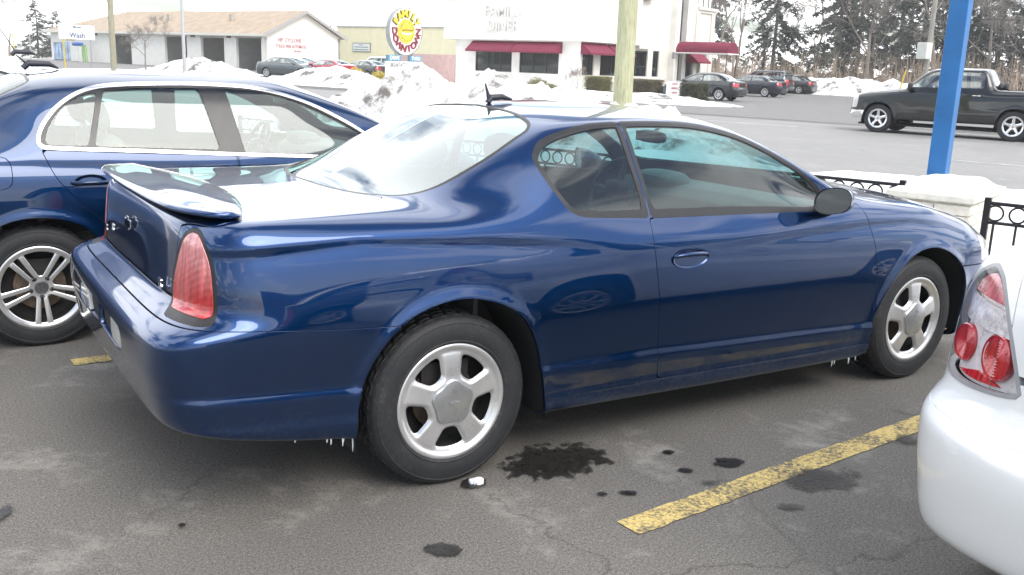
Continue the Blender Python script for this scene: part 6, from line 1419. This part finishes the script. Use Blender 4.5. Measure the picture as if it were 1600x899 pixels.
def shrub(s, n, w, h, kind, label, boxy=False, seed=0):
    r = random.Random(seed+7); m = MB(); root = empty('shrub', ST(s, n, 0), STR, label, 'hedge' if boxy else 'shrub'); N_ = int((14000 if boxy else 5200)*(w*h))
    for k in range(N_):
        if boxy: p = Vector((r.uniform(-w/2, w/2), r.uniform(-w/2, w/2), r.uniform(.03, h))); e = max(abs(p.x)/(w/2), abs(p.y)/(w/2), p.z/h); ok = e > .72
        else:
            u = Vector((r.gauss(0, 1), r.gauss(0, 1), r.gauss(0, 1))).normalized(); f = r.uniform(.55, 1.05)*(1+.22*mnoise.noise(u*2.2+Vector((seed, 0, 0)))); p = Vector((u.x*w/2*f, u.y*w/2*f, abs(u.z)*h*f)); ok = True
        if not ok: continue
        q = r.uniform(.02, .055); a = Vector((r.gauss(0, 1), r.gauss(0, 1), r.gauss(0, 1))).normalized(); b = a.orthogonal().normalized()
        m.add([p-a*q, p+b*q*.5, p+a*q, p-b*q*.5], [(0, 1, 2, 3)])
    c = {'yellow': (.42, .34, .06), 'olive': (.16, .15, .06), 'brown': (.11, .09, .05), 'green': (.06, .065, .035)}[kind]; m.build('foliage', plain('leaf_'+kind, c, .85, 0, .4, 6), root)
    t = MB(); t.tube([(0, 0, -.05), (0, 0, h*.7)], .04, 6)
    if boxy: t.box((-w*.38, -w*.38, .05), (w*.38, w*.38, h*.86))
    t; t.build('stem', bark(), root)
shrub(43.2, 39.6, 1.7, .95, 'yellow', 'large golden yellow shrub in the snow by the lawn sign', seed=1); shrub(40.7, 39.2, 1.3, .8, 'yellow', 'smaller golden yellow shrub left of the big snow pile', seed=2)
shrub(31.8, 43.5, 1.6, .75, 'olive', 'spreading olive shrub under the second maroon awning', seed=3); shrub(30.6, 43.2, 1.0, .5, 'olive', 'low olive shrub just right of the spreading one', seed=13)
shrub(30.0, 47.2, 1.3, 1.0, 'olive', 'olive shrub beside the thick wooden pole', True, 4); shrub(27.8, 47.6, 1.2, .95, 'brown', 'brownish trimmed hedge right of the thick wooden pole', True, 5)
shrub(25.8, 46.0, 1.3, .95, 'brown', 'brownish trimmed hedge at the nose of the black sedan', True, 6); shrub(20.6, 41.5, 1.15, .95, 'green', 'dark green square hedge in front of the parked black sedan', True, 7)
# ------------------------------------------------------------------ distant cars
def sedan_p(**k):
    p = dict(W=.90, H=1.45, wb=2.75, xr=-1.05, xf=3.68, belt=.98, deck=1.05, hood=.96, nose=.70, tail=.98, xb=-.50, xt=.30, xw=1.55, xc=2.55, sill=.2, rail=.66, mh=.06,
      wins=[[(-.12, 1.07), (.10, 1.22), (.36, 1.33), (.70, 1.36), (1.02, 1.36, 1), (1.02, 1.01, 1), (.2, 1.03), (-.08, 1.045)], [(1.07, 1.36, 1), (1.35, 1.355), (1.62, 1.30), (1.9, 1.17), (2.14, 1.03), (2.1, .985, 1), (1.07, 1.0, 1)]], handles=[(.35, .88), (1.35, .86)])
    p.update(k); p['tl'] = tl_side(p['xr'], p.get('tlx', .30), .42*p['W'], 5.4, p.get('tlv', 6.9)); return p
FG = glass('far_car_glass', (.72, .78, .77), 3.0)
def put(name, s, n, ang, p, col, label, metal=.3, style='ten', R=.33, rr=.23, group=None, rimmat=None):
    root = empty(name, ST(s, n, .005), STR+PI/2+ang, label, 'car' if 'truck' not in name else 'pickup truck', group)
    mt = paint('paint_%.3f_%.3f' % (col[0], col[2]), col, metal, .3, .3); make_car(root, p, mt, None, False, FG, wheel_style=style, R=R, rr=rr, rimmat=rimmat); return root
put('parked_car', 21.2, 46.35, 0, sedan_p(wb=2.77, xf=3.75, H=1.48), (.008, .010, .011), 'black sedan parked nose in towards the diner, behind the square hedge')
put('parked_car', 24.0, 58.8, .02, sedan_p(W=.89, H=1.38, xb=-.35, xt=.42, deck=1.0), (.005, .008, .02), 'dark navy coupe with a low roof, next past the black sedan')
suv = dict(H=1.75, belt=1.08, deck=1.1, hood=1.08, nose=.82, tail=1.06, xb=-.72, xt=-.50, xr=-.92, dt=.04, rgw=.64, tlv=7.5, sill=.28, rail=.74, xw=1.72,
   wins=[[(-.62, 1.16), (-.52, 1.50), (-.2, 1.58), (.38, 1.60, 1), (.38, 1.13, 1), (-.5, 1.13)], [(.44, 1.60, 1), (1.18, 1.61, 1), (1.18, 1.12, 1), (.44, 1.13, 1)], [(1.24, 1.61, 1), (1.6, 1.58), (1.95, 1.36), (2.2, 1.16), (2.15, 1.10, 1), (1.24, 1.11, 1)]])
put('parked_car', 26.4, 66.2, .02, sedan_p(**suv), (.030, .034, .045), 'dark blue grey estate car behind the navy coupe', R=.35)
put('parked_car', 27.4, 73.2, .02, sedan_p(H=1.5, tlx=.35), (.020, .022, .024), 'dark car at the end of the row, its red lamp near the snow bank')
put('parked_car', 54.2, 42.0, PI+R_(14), sedan_p(wb=2.95, xf=3.80, xr=-1.1, H=1.46, xw=1.75, xc=2.78), (.11, .125, .13), 'grey luxury sedan facing right in front of the car wash', .5, R=.34, rr=.25)
put('parked_car', 58.6, 46.8, PI+R_(12), sedan_p(H=1.5), (.74, .75, .75), 'white sedan facing right behind the grey sedan', 0)
cp = dict(H=1.40, W=.87, wb=2.6, xf=3.45, xb=-.55, xt=.35, wins=[[(-.10, 1.06), (.15, 1.20), (.45, 1.30), (.72, 1.31, 1), (.80, 1.0, 1), (.0, 1.03)], [(.78, 1.31, 1), (1.2, 1.31), (1.55, 1.24), (1.85, 1.1), (2.1, .99), (2.0, .96, 1), (.86, .985, 1)]], handles=[(1.0, .84)], bmat=None)
put('parked_car', 49.3, 43.9, .05, sedan_p(**cp), (.36, .012, .04), 'bright red two-door coupe parked behind the snow mound', .2, rimmat=M_DARK())
put('parked_car', 50.6, 48.6, .0, sedan_p(H=1.42), (.035, .045, .045), 'dark green grey sedan partly hidden by the red coupe')
put('parked_car', 57.0, 56.5, .1, sedan_p(**suv), (.72, .73, .73), 'white estate car beyond the dark green sedan', 0, R=.35)
# white car beyond the blue sedan
wp = sedan_p(H=1.52, W=.90, wb=2.7, belt=1.05, deck=1.1, hood=1.03, nose=.75, xw=1.62, xc=2.52, wins=[[(-.05, 1.13), (.15, 1.28), (.42, 1.40), (.98, 1.43, 1), (.98, 1.08, 1), (.0, 1.10)], [(1.03, 1.43, 1), (1.4, 1.42), (1.72, 1.33), (1.95, 1.21), (2.2, 1.09), (2.15, 1.05, 1), (1.03, 1.07, 1)]])
rt = empty('parked_car', (-2.5, 6.15, 0), 0, 'white car beyond the blue sedan, with a long thin roof aerial', 'car'); make_car(rt, wp, paint('white_paint', (.78, .785, .775), 0), None, False, FG, wheel_style='ten'); fin(rt, 1.78, 1.50, .55)
# the passing pickup
tp = dict(W=1.0, H=1.90, wb=3.57, xr=-1.22, xf=4.52, belt=1.28, deck=1.33, hood=1.24, nose=1.03, tail=1.31, xb=.66, xt=.74, xw=2.25, xc=3.0, sill=.42, rail=.70, pr=6, pf=4.0, ar=.47, az=.40, er=.35, ef=.5, dt=.02, bumpz=.72, rg=False, mh=.12, mx=2.75, rs=True,
  wins=[[(.86, 1.34, 1), (.88, 1.70), (.95, 1.78), (1.62, 1.80, 1), (1.62, 1.33, 1)], [(1.70, 1.80, 1), (2.15, 1.78), (2.45, 1.60), (2.78, 1.36), (2.74, 1.31, 1), (1.70, 1.33, 1)]], handles=[(1.0, 1.16), (1.85, 1.16)], bed=(-1.12, .58, .80, 1.32, .85), bumpv=3.6, hl=.34,
  hmat=M_CHROME(), mmat=M_BLK(), bmat=M_CHROME())
tp['tl'] = tl_side(-1.22, .12, .80, 5.3, 7.0)
put('pickup_truck', 3.1, 27.05, 0, tp, (.004, .0045, .005), 'black pickup truck with chrome wheels driving past on the street', .2, 'flat', R=.405, rr=.27, rimmat=M_CHROME())
# small white house beyond the truck
h = empty('white_house', ST(22.5, 131, 0), STR, 'small pale house with a snowy roof beyond the pickup truck', 'house'); m = MB(); m.box((0, 0, 0), (8, 7, 2.3)); m.build('walls', plain('pale_siding', (.6, .58, .52), .9), h)
m = MB(); m.add([(-.4, -.4, 2.2), (8.4, -.4, 2.2), (8.4, 7.4, 2.2), (-.4, 7.4, 2.2), (4, -.4, 3.9), (4, 7.4, 3.9)], [(0, 4, 5, 3), (1, 2, 5, 4), (0, 1, 4), (2, 3, 5), (0, 3, 2, 1)]); m.build('roof', snow_mat(), h)

# unseen building and car, added out of frame for the coupe's doors to reflect
b = empty('reflection_building', ST(-52, -14, 0), STR, 'low dark brick building added out of view for the coupe doors to reflect', 'building'); m = MB(); m.box((0, 0, 0), (19, 16, 4.3)); m.build('walls', plain('dark_brick', (.13, .07, .05), .9, 0, .25, 4), b)
m = MB(); m.box((-.15, -.15, 4.3), (19.15, 16.15, 4.6)); m.build('parapet', plain('grey_trim', (.36, .35, .34), .7), b)
for k in range(5):
    window(b, 'N', 1.2+k*3, 3.2+k*3, -.05, 1.0, 2.5, 1)
rt = empty('parked_car', (1.4, -5.9, 0), R_(2), 'dark sedan added out of view beyond the white one for the coupe doors to reflect', 'car'); make_car(rt, sedan_p(), paint('reflected_car_paint', (.02, .022, .025), .3), None, False, FG)  # unseen car, added only for its reflection in the coupe
# thin winter haze
hz = MB(); hz.box((-70, -80, -1), (190, 230, 30)); ho = hz.build('haze'); tag(ho, kind='stuff')
hm = bpy.data.materials.new('haze_air'); hm.use_nodes = True; hn = hm.node_tree; hn.nodes.clear(); o_ = hn.nodes.new('ShaderNodeOutputMaterial'); v_ = hn.nodes.new('ShaderNodeVolumePrincipled')
v_.inputs['Color'].default_value = (.92, .94, .97, 1); v_.inputs['Density'].default_value = .0008; v_.inputs['Anisotropy'].default_value = .2; hn.links.new(v_.outputs[0], o_.inputs['Volume']); ho.data.materials.append(hm)
